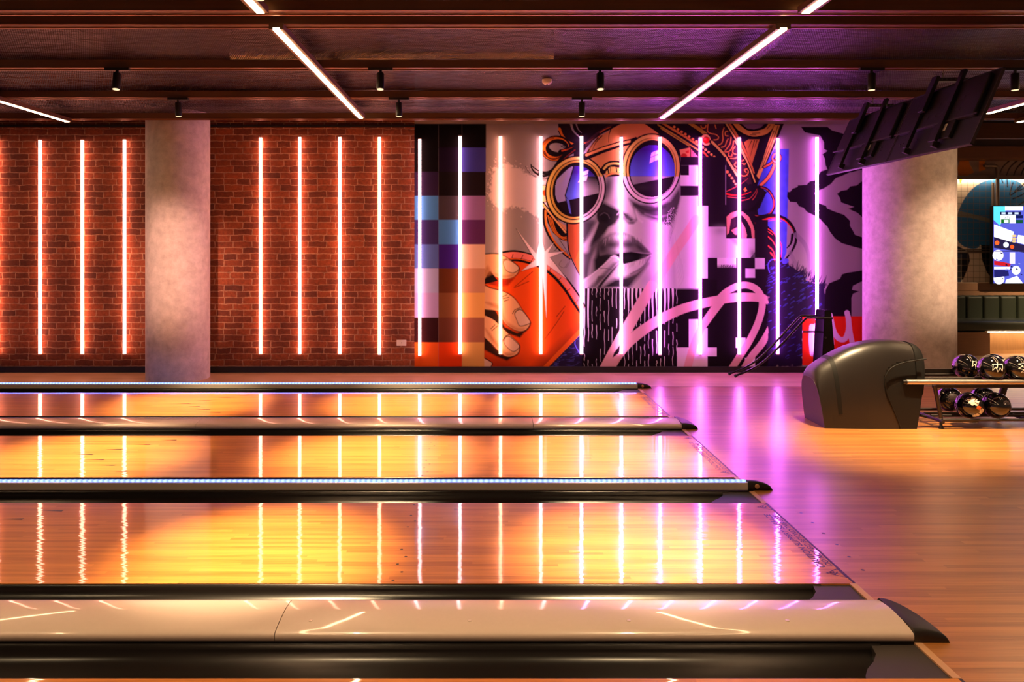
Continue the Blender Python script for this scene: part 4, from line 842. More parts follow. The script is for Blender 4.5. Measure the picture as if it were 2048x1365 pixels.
# ------------------------------------------------------------------ ceiling light strips
M['strip'] = emit('strip_diffuser', (1.0, 0.60, 0.31), 48.0)
def strip(x, y0, y1, lab):
    t = thing('strip_downlight', lab, 'light strip', (x, (y0 + y1) / 2, ZB), 'ceiling light strips')
    MB().box(x - 0.046, x - 0.021, y0, y1, ZB - .036, ZB + .001).box(x + 0.021, x + 0.046, y0, y1, ZB - .036, ZB + .001).box(x - 0.021, x + 0.021, y0, y1, ZB - .026, ZB + .001).build('housing', M['bronze'], t)
    MB().box(x - 0.021, x + 0.021, y0 + 0.002, y1 - 0.002, ZB - .040, ZB - .026).build('diffuser', M['strip'], t)
S1, S2, S0, S3 = -1.318, 1.884, -4.566, 5.16
strip(S1, 4.70, 7.91, 'long bright light strip on the ceiling left of the mural'); strip(S1, -2.4, 4.38, 'front light strip on the left, running overhead past the beam pair')
strip(S2, 4.70, 7.91, 'long bright light strip on the ceiling above the painted crown'); strip(S2, -2.4, 4.38, 'front light strip on the right, running overhead past the beam pair')
strip(S0, 4.70, 8.15, 'light strip on the ceiling at far left above the brick wall'); strip(S3, 4.70, 7.65, 'light strip behind the hanging televisions')
strip(5.86, 4.70, 8.18, 'short end of a light strip near the painted alcove')

# ------------------------------------------------------------------ track spotlights
M['spot_glow'] = emit('spot_lens', (1.0, 0.68, 0.38), 1.6)
def spot(x, y, tilt, lab, power, size=39, tz=0.0, target=None, col=(1.0, 0.70, 0.38), mount=2.913):
    t = thing('track_spotlight', lab, 'spotlight', (x, y, 2.92), 'black track spotlights under the beams')
    MB().box(x - 0.095, x + 0.095, y - 0.016, y + 0.016, mount - 0.022, mount).build('track_adapter', M['track_black'], t)
    R = Matrix.Translation((x, y, mount - 0.022)) @ ((Vector(target) - Vector((x, y, mount))).to_track_quat('-Z', 'Y').to_matrix().to_4x4() if target else Matrix.Rotation(-tilt, 4, 'X') @ Matrix.Rotation(tz, 4, 'Y'))
    mb = MB(); P = lambda z: R @ Vector((0, 0, z))
    mb.tube([P(0.004), P(-0.03)], 0.012, 10); mb.build('stem', M['track_black'], t)
    mb = MB(); mb.tube([P(-0.022), P(-0.026), P(-0.152)], [0.026, 0.030, 0.030], 24); mb.build('housing', M['track_black'], t)
    mb = MB(); mb.tube([P(-0.1521), P(-0.1545)], 0.0245, 20); mb.build('lens', M['spot_glow'], t, label='warm glowing lens')
    ld = bpy.data.lights.new('lamp', 'SPOT'); ld.energy = power; ld.color = col; ld.spot_size = math.radians(size); ld.spot_blend = 1.0; ld.shadow_soft_size = 0.026
    lo = bpy.data.objects.new('lamp', ld); link(lo, t); lo.matrix_local = Matrix.Translation(-Vector(t.location)) @ R @ Matrix.Translation((0, 0, -0.16))
PW = 1800
T1 = math.atan(0.40 / 2.74); T2 = -math.atan(0.22 / 2.74); YC, YD = 5.83, 6.985
spot(-2.877, YC, T1, 'black spotlight above the lane left of the slim column', PW)
spot(-0.817, YC, T1, 'black spotlight on the nearer track beside the left light strip', PW)
spot(0.90, YC, T1, 'black spotlight on the nearer track between the two long light strips', PW)
spot(3.025, YC, 0.0, 'black spotlight on the nearer track left of the hanging televisions', PW * .62, 48)
spot(4.148, YC, 0.0, 'black spotlight on the nearer track right of the hanging televisions', PW * .62, 48)
spot(-2.877, YD, T2, 'black spotlight in front of the slim concrete column', PW)
spot(-0.807, YD, T2, 'black spotlight on the farther track above the colour squares', PW)
spot(0.909, YD, T2, 'black spotlight on the farther track above the left goggle', PW)
# ------------------------------------------------------------------ lanes
ARROW_T = [(-2.41, 0), (-2.555, 1), (-2.705, 2), (-2.85, 3), (-2.70, 4), (-2.555, 5), (-2.41, 6)]
def lane(y0, y1, lab, near=False):
    t = MB().box(XL, FOUL - 0.012, y0, y1, -0.12, 0.0).build('bowling_lane', M['lane'], origin=(0, (y0 + y1) / 2, 0))
    tag(t, lab, 'bowling lane', 'polished bowling lanes')
    w = y1 - y0; e = 0.0006
    MB().box(FOUL - 0.012, FOUL, y0, y1, -0.12, 0.0005).build('foul_line', M['ink_violet'], t, label='dark foul line')
    if near: return t
    for x, k in ARROW_T:
        y = y1 - w * (0.125 + k * 0.125)
        mb = MB(); mb.poly([(x - 0.13, y, e), (x, y - 0.012, e), (x, y + 0.012, e)]); mb.build('arrow', M['ink'], t)
    for i in range(5):
        for s in (-1, 1):
            y = (y0 + y1) / 2 + s * w * (0.47 - i * 0.082); x = -0.405 + (0.02 if i % 2 else -0.01)
            mb = MB(); mb.poly([(x + 0.0075 * math.cos(2 * PI * k / 10), y + 0.0075 * math.sin(2 * PI * k / 10), e) for k in range(10)]); mb.build('guide_dot', M['ink'], t)
    R = lambda x, y: Matrix.Translation((x, y, e)) @ Matrix.Rotation(PI / 2, 4, 'Z')
    text_mesh('caution_text', 'CAUTION SLIPPERY SURFACE', 0.046, M['ink_violet'], t, R(1.602, y0 + 0.165), 0.1, 1.16, 0.0009)
    text_mesh('caution_text', 'DO NOT GO BEYOND THIS LINE', 0.040, M['ink_violet'], t, R(1.642, y0 + 0.185), 0.1, 1.12, 0.0009)
    for y in (y0 + 0.107, y1 - 0.072):
        mb = MB(); A = [Vector((1.648, y - 0.05, e)), Vector((1.648, y + 0.05, e)), Vector((1.572, y, e))]; cc = (A[0] + A[1] + A[2]) / 3
        Bn = [cc + (a - cc) * 0.82 for a in A]
        for i in range(3): j = (i + 1) % 3; mb.poly([A[i], A[j], Bn[j], Bn[i]])
        for a, b in (((1.632, -0.012), (1.606, 0.004)), ((1.606, 0.004), (1.618, 0.018)), ((1.618, -0.006), (1.634, 0.014)), ((1.600, -0.004), (1.612, -0.016))):
            d = Vector((b[0] - a[0], b[1] - a[1], 0)).normalized(); nrm = Vector((-d.y, d.x, 0)) * 0.0035
            p0, p1 = Vector((a[0], y + a[1], e)), Vector((b[0], y + b[1], e)); mb.poly([p0 - nrm, p1 - nrm, p1 + nrm, p0 + nrm])
        mb.lathe([(0.0, 0.0), (0.006, 0.0)], (1.597, y + 0.003, e), 10); mb.build('warning_triangle', M['ink_violet'], t)
    return t
lane(*LANES[0], 'orange bowling lane of which only the edge shows in the foreground', True)
lane(*LANES[1], 'wide polished orange bowling lane in front of the near pale capping')
lane(*LANES[2], 'polished orange bowling lane in the middle, between wide capping and blue lit rail')
lane(*LANES[3], 'polished orange bowling lane farthest back beside the wall')
for k, (x, y) in enumerate([(1.76, 3.47), (1.77, 3.62), (1.78, 3.77), (1.78, 3.92), (1.79, 4.07), (1.79, 4.22)]):
    mb = MB(); mb.poly([(x + 0.009 * math.cos(2 * PI * i / 10), y + 0.009 * math.sin(2 * PI * i / 10), 0.0006) for i in range(10)])
    tag(mb.build('floor_dot', M['ink_violet'], origin=(x, y, 0)), 'dark inlaid approach dot beside the near foul line', 'floor dot', 'approach dots beside the near foul line')

# ------------------------------------------------------------------ gutters
def gutter(y0, y1, lab):
    w = y1 - y0; yc = (y0 + y1) / 2; x1 = 1.50
    prof = [(y0 + 0.002, -0.002), (y0 + 0.006, -0.004)] + [(yc - (w / 2 - 0.008) * math.cos(PI * k / 16), -0.004 - 0.062 * math.sin(PI * k / 16) ** 0.7) for k in range(17)] + [(y1 - 0.006, -0.004), (y1 - 0.002, -0.002)]
    low = [(y1 - 0.002, -0.11), (y0 + 0.002, -0.11)]
    mb = MB(); xs = [XL] + [XL + (x1 - XL) * i / 14 for i in range(1, 15)]
    rows = [[(x, y, z) for y, z in prof] for x in xs]; vr = mb.grid(rows)
    lv = [[mb.bm.verts.new((x, y, z)) for y, z in low] for x in (xs[0], xs[-1])]
    for a, b in ((vr[0], lv[0]), (vr[-1], lv[1])): mb.bm.faces.new([mb.bm.verts.new(v.co) for v in a + b])
    t = mb.build('gutter', M['gutter'], origin=(0, yc, 0)); tag(t, lab, 'gutter', 'dark gutters beside the lanes')
    # flat plate that closes the gutter at the foul line
    mb = MB(); mb.prism([(1.33 + dx, y0 + 0.003 + (w - .006) * t_, -0.006) for dx, t_ in ((0, 0), (.012, .12), (.04, .3), (.085, .5), (.12, .72), (.135, 1))] + [(FOUL - 0.03, y1 - 0.003, -0.006), (FOUL - 0.03, y0 + 0.003, -0.006)], (0, 0, -0.08))
    mb.build('end_plate', M['endplate'], t)
    MB().box(FOUL - 0.03, FOUL, y0, y1, -0.11, 0.001).build('end_trim', M['trim_pale'], t, label='pale wooden edge strip')
CAPS = [(1.30, 1.335, 'n'), (2.83, 3.10, 'w'), (4.617, 4.650, 'n'), (6.17, 6.43, 'w'), (7.967, 8.000, 'n')]
gutter(2.596, 2.83, 'broad dark gutter along the bottom, in front of the near pale capping')
gutter(3.10, 3.331, 'dark gutter behind the near pale capping')
gutter(4.385, 4.600, 'dark gutter in front of the nearer blue lit rail')
gutter(4.667, 4.88, 'narrow strip of dark gutter just behind the nearer blue lit rail')
gutter(5.955, 6.17, 'dark gutter in front of the farther pale capping')
gutter(6.43, 6.66, 'dark gutter hidden behind the farther pale capping')
gutter(7.735, 7.950, 'dark gutter in front of the farther blue lit rail')

# ------------------------------------------------------------------ lane dividers
def nose(t, y0, y1, zt, ln, xs):
    rows = []; n = 14
    for i in range(n + 1):
        s = i / n; x = xs + ln * s; h = 0.002 + (zt - 0.004) * math.sqrt(max(0, 1 - s ** 2.1)); 
        yb = y1 - (y1 - y0) * 0.86 * s ** 2.2
        b = min(0.012, h * 0.4); lo = 0.0011 if x > FOUL else -0.02
        rows.append([(x, y0, lo), (x, y0, h - b), (x, y0 + b * .6, h - b * .2), (x, y0 + b * 1.4, h), (x, max(yb - b, y0 + b * 1.5), h), (x, max(yb, y0 + b * 1.6), h - b), (x, max(yb, y0 + b * 1.6), lo)])
    mb = MB(); vr = mb.grid(rows, closed=True); [mb.bm.faces.new([mb.bm.verts.new(v.co) for v in q_]) for q_ in (vr[0], vr[-1][::-1])]
    return mb.build('nose_cap', M['nose'], t, label='black curved end piece')
def divider_wide(y0, y1, lab, seams):
    t = thing('lane_divider', lab, 'lane divider', (0, (y0 + y1) / 2, 0), 'dividers between the lanes')
    zt, w, xe = 0.052, y1 - y0, 1.632
    prof = [(y0 + 0.004, 0.004), (y0, 0.012), (y0, 0.026), (y0 + 0.006, 0.034), (y0 + 0.03, 0.041), (y0 + w * .3, 0.048), (y0 + w * .55, zt), (y1 - 0.10, zt - .0005), (y1 - 0.06, zt - .003), (y1 - 0.025, zt - .0075), (y1 - 0.006, zt - .0125), (y1, 0.032), (y1, 0.004)]
    xs = [XL] + seams + [xe]
    for a, b in zip(xs, xs[1:]):
        mb = MB(); vr = mb.grid([[(a + 0.0015, y, z) for y, z in prof], [(b - 0.0015, y, z) for y, z in prof]]); 
        vb = [mb.bm.verts.new((x, y, -0.11)) for x in (a + 0.0015, b - 0.0015) for y in (y1 - 0.002, y0 + 0.002)]
        
        for row, low in ((vr[0], vb[:2]), (vr[1], vb[2:])): mb.bm.faces.new([mb.bm.verts.new(v.co) for v in list(row) + list(low)])
        mb.build('cover', M['capping'], t)
    for x in [xs[-2] + 0.12 + 0.62 * i for i in range(5) if xs[-2] + 0.12 + 0.62 * i < 1.5]:
        MB().lathe([(0.0085, 0.0), (0.0085, 0.0012), (0.007, 0.0018), (0.0, 0.0018)], (x, y0 + w * .28, 0.0468), 16).build('screw_cap', M['capping'], t)
    MB().box(XL, xe - 0.002, y0 - 0.0005 + 0.001, y0 + 0.004, -0.1, 0.006).build('skirt', M['gutter'], t)
    nose(t, y0, y1, zt, 0.135, xe)
    return t
def divider_led(y0, y1, lab):
    t = thing('lane_divider', lab, 'lane divider', (0, (y0 + y1) / 2, 0), 'dividers between the lanes')
    xe = 1.632; zt = 0.046
    MB().box(XL, xe, y0, y1, -0.002, zt, 0.004).build('rail', M['alu'], t)
    MB().box(XL, xe - 0.004, y0 - 0.014, y1 + 0.014, -0.11, -0.004).build('web', M['gutter'], t)
    MB().box(XL, xe - 0.01, y0 + 0.012, y1 - 0.003, zt, zt + 0.012).build('light_tape', M['led'], t, label='blue-white glowing tape of tiny lights')
    nose(t, y0 - 0.004, y1 + 0.012, 0.058, 0.15, xe)
    MB().lathe([(0.0, 0.0), (0.013, 0.0), (0.014, 0.002), (0.014, 0.006)], (xe + 0.052, y0 - 0.0105, 0.026), 18, 'Y').build('bolt', M['trim_pale'], t, label='pale round bolt head')
    return t
divider_wide(2.83, 3.10, 'wide pale capping nearest the camera with a black nose', [-5.6, -3.0, -0.80])
divider_led(4.617, 4.650, 'slim rail topped with blue-white light between the two nearer lanes')
divider_wide(6.17, 6.43, 'wide pale capping between the middle and the farthest lane', [-5.4, -2.4, 0.4])
divider_led(7.967, 8.000, 'slim rail topped with blue-white light nearest the back wall')

# ------------------------------------------------------------------ ball return hood
HY0, HY1 = 6.18, 6.62
TOP = [(2.70, .40), (2.712, .45), (2.76, .50), (2.878, .565), (2.98, .615), (3.10, .660), (3.22, .690), (3.34, .708), (3.46, .716), (3.58, .712), (3.68, .699), (3.745, .684), (3.785, .660), (3.805, .62), (3.80, .575), (3.775, .53), (3.745, .485), (3.73, .46)]
TOP = [(2.775 + (x - 2.70) * .828, z) for x, z in TOP]
def cr_sample(P, n):
    c = smooth_curve(P, 10); d = np.concatenate([[0], np.cumsum(np.hypot(*np.diff(c, axis=0).T))]); s = np.linspace(0, d[-1], n)
    return [(float(np.interp(a, d, c[:, 0])), float(np.interp(a, d, c[:, 1]))) for a in s]
def hood():
    t = thing('ball_return_hood', 'dark curved ball return hood at the left end of the ball rack', 'ball return', (3.2, 6.4, 0))
    NS = 150; top = cr_sample(TOP, NS)
    # foot points: left edge runs down to (2.765,0), right edge to (3.70,0)
    foot = []
    for i, (x, z) in enumerate(top):
        k = min(1, max(0, (x - 2.775) / (3.62 - 2.775)))
        foot.append((2.832 + (3.585 - 2.832) * k, 0.0))
    yc, hw = (HY0 + HY1) / 2, (HY1 - HY0) / 2
    def sect(i, th, inset=0.0):
        (x1, z1), (x0, z0) = top[i], foot[i]
        e = 2 / 3.6; s, c = math.sin(th), math.cos(th)
        a = abs(s) ** (2 / 2.6); y = -(abs(c) ** (2 / 3.4)) * (1 if c > 0 else -1)
        # narrower towards the left end
        nar = 1 - 0.12 * max(0, 1 - (x1 - 2.775) / 0.4)
        return Vector((x0 + (x1 - x0) * a, yc + y * (hw * nar - inset), z0 + (z1 - z0) * a))
    n = 72
    body, dark, capf = MB(), MB(), MB()
    P = [[sect(i, PI * j / n) for j in range(n + 1)] for i in range(NS)]
    seam = cr_sample([(3.66, .582), (3.609, .575), (3.52, .56), (3.443, .542), (3.385, .515), (3.356, .492), (3.330, .45), (3.318, .409), (3.331, .305), (3.381, .181), (3.430, .056), (3.450, -.01)], 60)
    sz = [a[1] for a in seam][::-1]; sx_ = [a[0] for a in seam][::-1]
    def region(i, j):
        c = (P[i][j] + P[i + 1][j + 1]) / 2; x, z = c.x, c.z
        return z < .575 and x > np.interp(z, sz, sx_)
    for i in range(NS - 1):
        for j in range(n):
            q_ = [P[i][j], P[i + 1][j], P[i + 1][j + 1], P[i][j + 1]]
            if (q_[0] - q_[2]).length < 1e-6: continue
            if region(i, j):
                q2 = [sect(a, PI * b / n, 0.003) for a, b in ((i, j), (i + 1, j), (i + 1, j + 1), (i, j + 1))]
                f = dark.poly(q2); f.smooth = True
            else:
                f = body.poly(q_); f.smooth = True
    # right hand closing wall and left end face
    endf = [P[NS - 1][j] for j in range(n + 1)]
    dark.poly([Vector((p_.x, yc + (p_.y - yc) * 0.96, p_.z)) for p_ in endf])
    left = [P[0][j] for j in range(n + 1)]
    body.build('body', M['hood'], t, weld=1e-5); dark.build('outlet_panel', M['hood_dark'], t, weld=1e-5, label='darker recessed side panel')
    capf.poly([p_ + Vector((-0.002, 0, 0)) for p_ in left]); rim = [p_ + Vector((0.02, 0, 0)) for p_ in left]
    vs = [capf.bm.verts.new(p_ + Vector((-0.002, 0, 0))) for p_ in left]; ws = [capf.bm.verts.new(p_) for p_ in rim]
    for a in range(n): capf.bm.faces.new((vs[a], vs[a + 1], ws[a + 1], ws[a]))
    capf.build('end_cap', M['hood_cap'], t, weld=1e-5, label='flat end face of the hood')
    # seam around the outlet, raised band near the left end, lip on the right
    MB().tube([(x, HY0 - 0.001, z) for x, z in seam if z > 0.003], 0.0055, 8).build('seam', M['hood_dark'], t)
    mb = MB(); bi = 26
    mb.grid([[P[bi][j] + (P[bi][j] - Vector((P[bi][j].x, yc, .2))).normalized() * 0.002 for j in range(3, n - 3)], [P[bi + 5][j] + (P[bi + 5][j] - Vector((P[bi + 5][j].x, yc, .2))).normalized() * 0.002 for j in range(3, n - 3)]]); mb.build('band', M['hood_dark'], t)
    mb = MB()
    mb.grid([[P[i][j] + (P[i][j] - Vector((3.5, yc, .45))).normalized() * 0.006 for j in range(10, n - 9)] for i in range(113, 146)]); mb.build('lip', M['hood_dark'], t, label='darker rubber lip at the outlet')
    lx, lz = 2.822, 0.13
    MB().lathe([(0.0, -0.006), (0.020, -0.006), (0.024, 0.0), (0.024, 0.01)], (lx + 0.006, yc - 0.06, lz), 18, 'X').build('lock', M['track_black'], t)
    return t
hood()

# ------------------------------------------------------------------ ball rack and balls
def rack():
    t = thing('ball_rack', 'steel ball rack with two tiers of rails to the right of the hood', 'ball rack', (4.3, 6.4, 0))
    RY = (6.19, 6.355, 6.445, 6.61)
    MB().tube([(3.50, RY[0], .388), (5.3, RY[0], .388)], .0215, 18).build('front_rail', M['chrome'], t, label='thick polished front rail')
    MB().tube([(3.47, RY[0] + .0, .388), (3.50, RY[0] + .0, .388)], .019, 18).build('rail_plug', M['track_black'], t)
    for y, z in ((RY[1], .388), (RY[2], .372), (RY[3], .378)): MB().tube([(3.70, y, z), (5.3, y, z)], .013, 12).build('rail', M['rail_dark'], t)
    MB().box(3.76, 5.3, 6.63, 6.66, .36, .425).build('back_plate', M['rail_dark'], t)
    MB().box(3.74, 5.3, 6.215, 6.235, .335, .36).build('front_beam', M['rail_dark'], t)
    for y in (RY[0], RY[1], RY[2], RY[3]): MB().tube([(3.80, y, .073), (5.3, y, .073)], .012, 12).build('lower_rail', M['rail_dark'], t)
    for x in (3.74, 4.62):
        for y in (6.2, 6.62):
            MB().tube([(x, y, .36), (x + .055, y, .085)] if x < 4 else [(x + .02, y, .36), (x - .06, y, .085)], .016 if x < 4 else .028, 12).build('leg', M['rail_dark'], t)
        xx = x + .055 if x < 4 else x - .06
        MB().tube([(xx, 6.17, .06), (xx, 6.66, .06)], .014, 12).build('cross_bar', M['rail_dark'], t)
        for y in (6.2, 6.62): MB().lathe([(.02, 0), (.02, .012), (.012, .02), (.012, .06)], (xx, y, 0), 14).build('foot', M['track_black'], t)
    MB().tube([(3.66, 6.62, .10), (3.72, 6.50, .06), (3.84, 6.30, .05), (4.1, 6.19, .06)], .012, 10).build('brace', M['rail_dark'], t)
    return t
rack()
BR_ = 0.1079
CROWN = [[(-.9, .55), (-.2, .55), (.9, .75)], [(-.05, .9), (-.15, -.05)], [(-.75, .5), (-.85, -.55), (-.35, .05), (-.05, -.75), (.3, .0), (.75, -.55), (.85, .6), (.35, .55)]]
def ribbon_on_ball(mb, c, R, lines, dirv, roll, size, w):
    z = Vector(dirv).normalized(); x = z.cross(Vector((0, 0, 1))).normalized() * -1; y = z.cross(x) * 1
    if y.z < 0: y = -y
    x = y.cross(z)
    cr_, sr = math.cos(roll), math.sin(roll)
    def P(a, b):
        a, b = a * size, b * size; a, b = a * cr_ - b * sr, a * sr + b * cr_
        return c + (z + x * a + y * b).normalized() * (R + 0.0006)
    for ln in lines:
        for (a0, b0), (a1, b1) in zip(ln, ln[1:]):
            d = math.hypot(a1 - a0, b1 - b0); nx, ny = -(b1 - b0) / d * w, (a1 - a0) / d * w; ex, ey = (a1 - a0) / d * w * .6, (b1 - b0) / d * w * .6
            m_ = max(2, int(d * 4)); rows = []
            for k in range(m_ + 1):
                s = k / m_; a = a0 - ex + (a1 - a0 + 2 * ex) * s; b = b0 - ey + (b1 - b0 + 2 * ey) * s
                rows.append([P(a - nx, b - ny), P(a + nx, b + ny)])
            mb.grid(rows)
def ball(x, y, z, lab, logo=None, patches=None, holes=None):
    bm = bmesh.new(); bmesh.ops.create_uvsphere(bm, u_segments=48, v_segments=28, radius=BR_)
    for f in bm.faces: f.smooth = True
    mb = MB(); mb.absorb(bm, Matrix.Translation((x, y, z))); t = mb.build('bowling_ball', M['ball'], origin=(x, y, z)); tag(t, lab, 'bowling ball', 'black bowling balls on the rack')
    c = Vector((x, y, z))
    if logo:
        mb = MB(); ribbon_on_ball(mb, c, BR_, CROWN, logo[0], logo[1], .44 * logo[2], .062); mb.build('logo', M['white_ink'], t, label='white jagged crown-like logo')
    for dv, ink, shape in patches or ():
        mb = MB(); zt = Vector(dv).normalized(); ax = zt.cross(Vector((0, 0, 1))).normalized(); ay = ax.cross(zt)
        pts = [c + (zt + ax * a + ay * b).normalized() * (BR_ + .0006) for a, b in shape]; cc = c + zt * (BR_ + .0008)
        rows = [[cc] * (len(pts) + 1)] + [[c + ((cc - c) * (1 - s) + (p - c) * s).normalized() * (BR_ + .0006) for p in pts + pts[:1]] for s in (.33, .66, 1.0)]
        mb.grid(rows); mb.build('print', M[ink], t, weld=1e-6)
    for dv in holes or ():
        d = Vector(dv).normalized(); p = c + d * (BR_ + .0004); 
        q_ = d.to_track_quat('Z', 'Y').to_matrix().to_4x4(); mb = MB(); b2 = bmesh.new(); bmesh.ops.create_circle(b2, cap_ends=True, segments=18, radius=.0125); mb.absorb(b2, Matrix.Translation(p) @ q_); mb.build('finger_hole', M['subfloor'], t)
    return t
FR, BK = 6.2725, 6.5275
jag = lambda s, n, seed: [(math.cos(2 * PI * k / n) * s * random.Random(seed + k).uniform(.55, 1.1), math.sin(2 * PI * k / n) * s * .7 * random.Random(seed * 3 + k).uniform(.55, 1.1)) for k in range(n)]
ZT, ZL, ZTB, ZLB = .4885, .1615 + .016, .4655, .1775
ball(4.214, BK, ZTB, 'black ball with white crown logo at the left end of the upper row', (( .28, -1, .28), -.35, 1.0))
ball(4.452, BK, ZTB, 'black and white patterned ball behind the others on the upper row', None, [((-.35, -1, .95), 'white_ink', jag(.6, 22, 5)), ((.75, -1, .75), 'white_ink', jag(.42, 18, 9))])
ball(4.262, FR, ZT, 'black ball with upright white crown logo at the front of the upper row', ((-.12, -1, .22), -.08, 1.05))
ball(4.482, FR, ZT, 'black ball with sideways white crown logo nearest the right edge, upper row', ((-.22, -1, .2), -1.35, 1.0))
ball(4.065, BK, ZLB, 'black ball with dark pink patch at the left end of the lower row', None, [((-.2, -1, .35), 'hood_cap', jag(.6, 20, 2))])
ball(4.363, BK, ZLB, 'plain black ball at the back of the lower row')
ball(4.075, FR, ZL, 'black, white and orange patterned ball at the front of the lower row', None, [((-.25, -1, .55), 'white_ink', jag(.55, 26, 3)), ((.55, -1, -.35), 'white_ink', jag(.42, 24, 8)), ((.1, -1, -.85), 'white_ink', jag(.34, 20, 6)), ((.12, -1, .02), 'orange_ink', jag(.26, 16, 4))])
ball(4.302, FR, ZL, 'black ball with a grey ring print at the front right of the lower row', None, [((.22, -1, .42), 'hood_cap', jag(.34, 18, 12)), ((.22, -1, .40), 'track_black', jag(.22, 18, 15))])

# ------------------------------------------------------------------ ramp by the wall
def ramp():
    t = thing('bowling_ramp', 'black steel bowling ramp standing by the mural behind the hood', 'bowling ramp', (3.9, 8.6, 0))
    Y = 8.62
    for dy, du, nm in ((.10, -7, 0), (-.10, 5, 1)):
        pts = [at(a + du, b + (4 if nm else 0), Y + dy) for a, b in ((1466, 748), (1492, 738), (1512, 727), (1532, 711), (1560, 683), (1585, 656), (1606, 634), (1612, 632), (1660, 633))]
        pts[0].z = max(pts[0].z, .014)
        MB().tube([tuple(p) for p in smooth_curve([tuple(p) for p in pts], 6)], .0125, 12).build('guide_rail', M['ramp_black'], t)
        MB().tube([pts[0] + Vector((-.012, 0, -.006)), pts[0] + Vector((.012, 0, .004))], .018, 12).build('rail_foot', M['nose'], t)
    a, b, c, d = at(1642, 620, Y), at(1655, 620, Y), at(1664, 750, Y), at(1632, 750, Y)
    mb = MB(); mb.prism([(a.x, Y - .10, a.z), (b.x, Y - .10, b.z), (c.x, Y - .13, 0.0), (d.x, Y - .13, 0.0)], (0, .24, 0)); bmesh.ops.bevel(mb.bm, geom=mb.bm.edges[:], offset=.008, segments=2, affect='EDGES'); mb.build('stand', M['ramp_black'], t)
    e = at(1605, 664, Y); MB().tube([(e.x, Y, e.z), (d.x + .08, Y, e.z)], .011, 10).build('stay', M['ramp_black'], t)
    f = at(1652, 676, Y - .13); MB().lathe([(0, -.006), (.01, -.006), (.012, 0)], (f.x, Y - .124, f.z), 12, 'Y').build('knob', M['rail_dark'], t)
ramp()

# ------------------------------------------------------------------ hanging televisions
def television(y0, y1, lab, mounts, post):
    A = Vector((3.4155, y0, 2.2254)); up = Vector((.235, 0, .543)); H = up.length; up.normalize(); ax = Vector((0, 1, 0)); nb = Vector((-up.z, 0, up.x)); W_ = y1 - y0
    t = thing('television', lab, 'television', tuple(A + ax * W_ / 2 + up * H / 2), 'televisions hanging from the ceiling')
    B = Matrix((( ax.x, up.x, nb.x, 0), (ax.y, up.y, nb.y, 0), (ax.z, up.z, nb.z, 0), (0, 0, 0, 1))); O = lambda a, u_, n_: Matrix.Translation(A + ax * a + up * u_ + nb * n_) @ B
    mb = MB(); mb.obox(O(W_ / 2, H / 2, 0.008), W_ - .004, H, .016, .004); mb.build('panel', M['tv_back'], t)
    MB().obox(O(W_ / 2, H / 2, -.003), W_ - .03, H - .03, .006).build('screen', M['screen_off'], t)
    mb = MB()
    for a, u_, w, h in ((W_ / 2, .004, W_, .008), (W_ / 2, H - .004, W_, .008), (.004, H / 2, .008, H), (W_ - .004, H / 2, .008, H)): mb.obox(O(a, u_, .008), w, h, .022)
    mb.build('rim', M['tv_edge'], t)
    MB().obox(O(W_ / 2, H * .66, .032), W_ * .88, H * .56, .034, .008).build('rear_housing', M['tv_back'], t)
    MB().obox(O(W_ / 2, H * .385, .052), W_ * .97, .012, .006).build('cable_channel', M['tv_edge'], t)
    rr = random.Random(int(y0 * 10))
    for r in range(2):
        for k in range(6): MB().obox(O(W_ * (.26 + k * .09), H * (.52 + r * .16), .0495), .055, .03, .002).build('vent_slot', M['tv_dark'], t)
    for k in range(5):
        MB().obox(O(W_ * rr.uniform(.1, .9), H * rr.uniform(.2, .3), .02), .012, .012, .006).build('screw', M['tv_edge'], t)
    MB().obox(O(W_ * .36, H * .27, .03), W_ * .24, H * .26, .028, .004).build('connector_box', M['tv_dark'], t)
    st = MB(); st.obox(O(W_ * .34, H * .30, .0455), .06, .055, .002); s_ = st.build('label', M['sticker'], t, label='small white rating label')
    mb = MB()
    for k in (-1, 0, 1): mb.obox(O(W_ * .34, H * .30 + k * .012, .0470), .04, .004, .001)
    mb.build('print', M['ink'], s_)
    for m_ in mounts:
        a = m_ - y0
        r_ = MB(); r_.obox(O(a, H * .60, .062), .05, H * 1.0, .026, .003); r_.build('mount_rail', M['track_black'], t)
        MB().obox(O(a, H * .075, .045), .03, .05, .05, .004).build('hook', M['track_black'], t)
    a = post - y0
    top = A + ax * a + up * (H * 1.11) + nb * .05
    MB().obox(O(a, H * .86, .085), .075, H * .52, .03, .004).build('bracket', M['track_black'], t)
    mb = MB(); mb.obox(Matrix.Translation(top + Vector((.09, 0, -.005))), .24, .05, .028, .003); br_ = mb.build('bracket_arm', M['track_black'], t)
    mb = MB()
    for k in range(6): mb.obox(Matrix.Translation(top + Vector((.0 + .036 * k, -.0255, -.004))), .012, .002, .012)
    mb.build('hole', M['tv_edge'], br_)
    MB().tube([tuple(top + Vector((.02, 0, 0))), (top.x + .02, top.y, 2.985)], .006, 8).build('drop_rod', M['chrome'], t)
    MB().tube([(top.x + .02 + .012 * math.cos(k), top.y + .012 * math.sin(k * 1.3), top.z + .02 + .006 * k) for k in range(14)], .003, 6).build('cable', M['track_black'], t)
television(6.3225, 7.42, 'farther hanging television seen from behind, close to the mural', (7.09, 6.705), 7.02)
television(5.22, 6.3135, 'nearer hanging television seen from behind, at the upper right', (5.994, 5.616), 5.94)
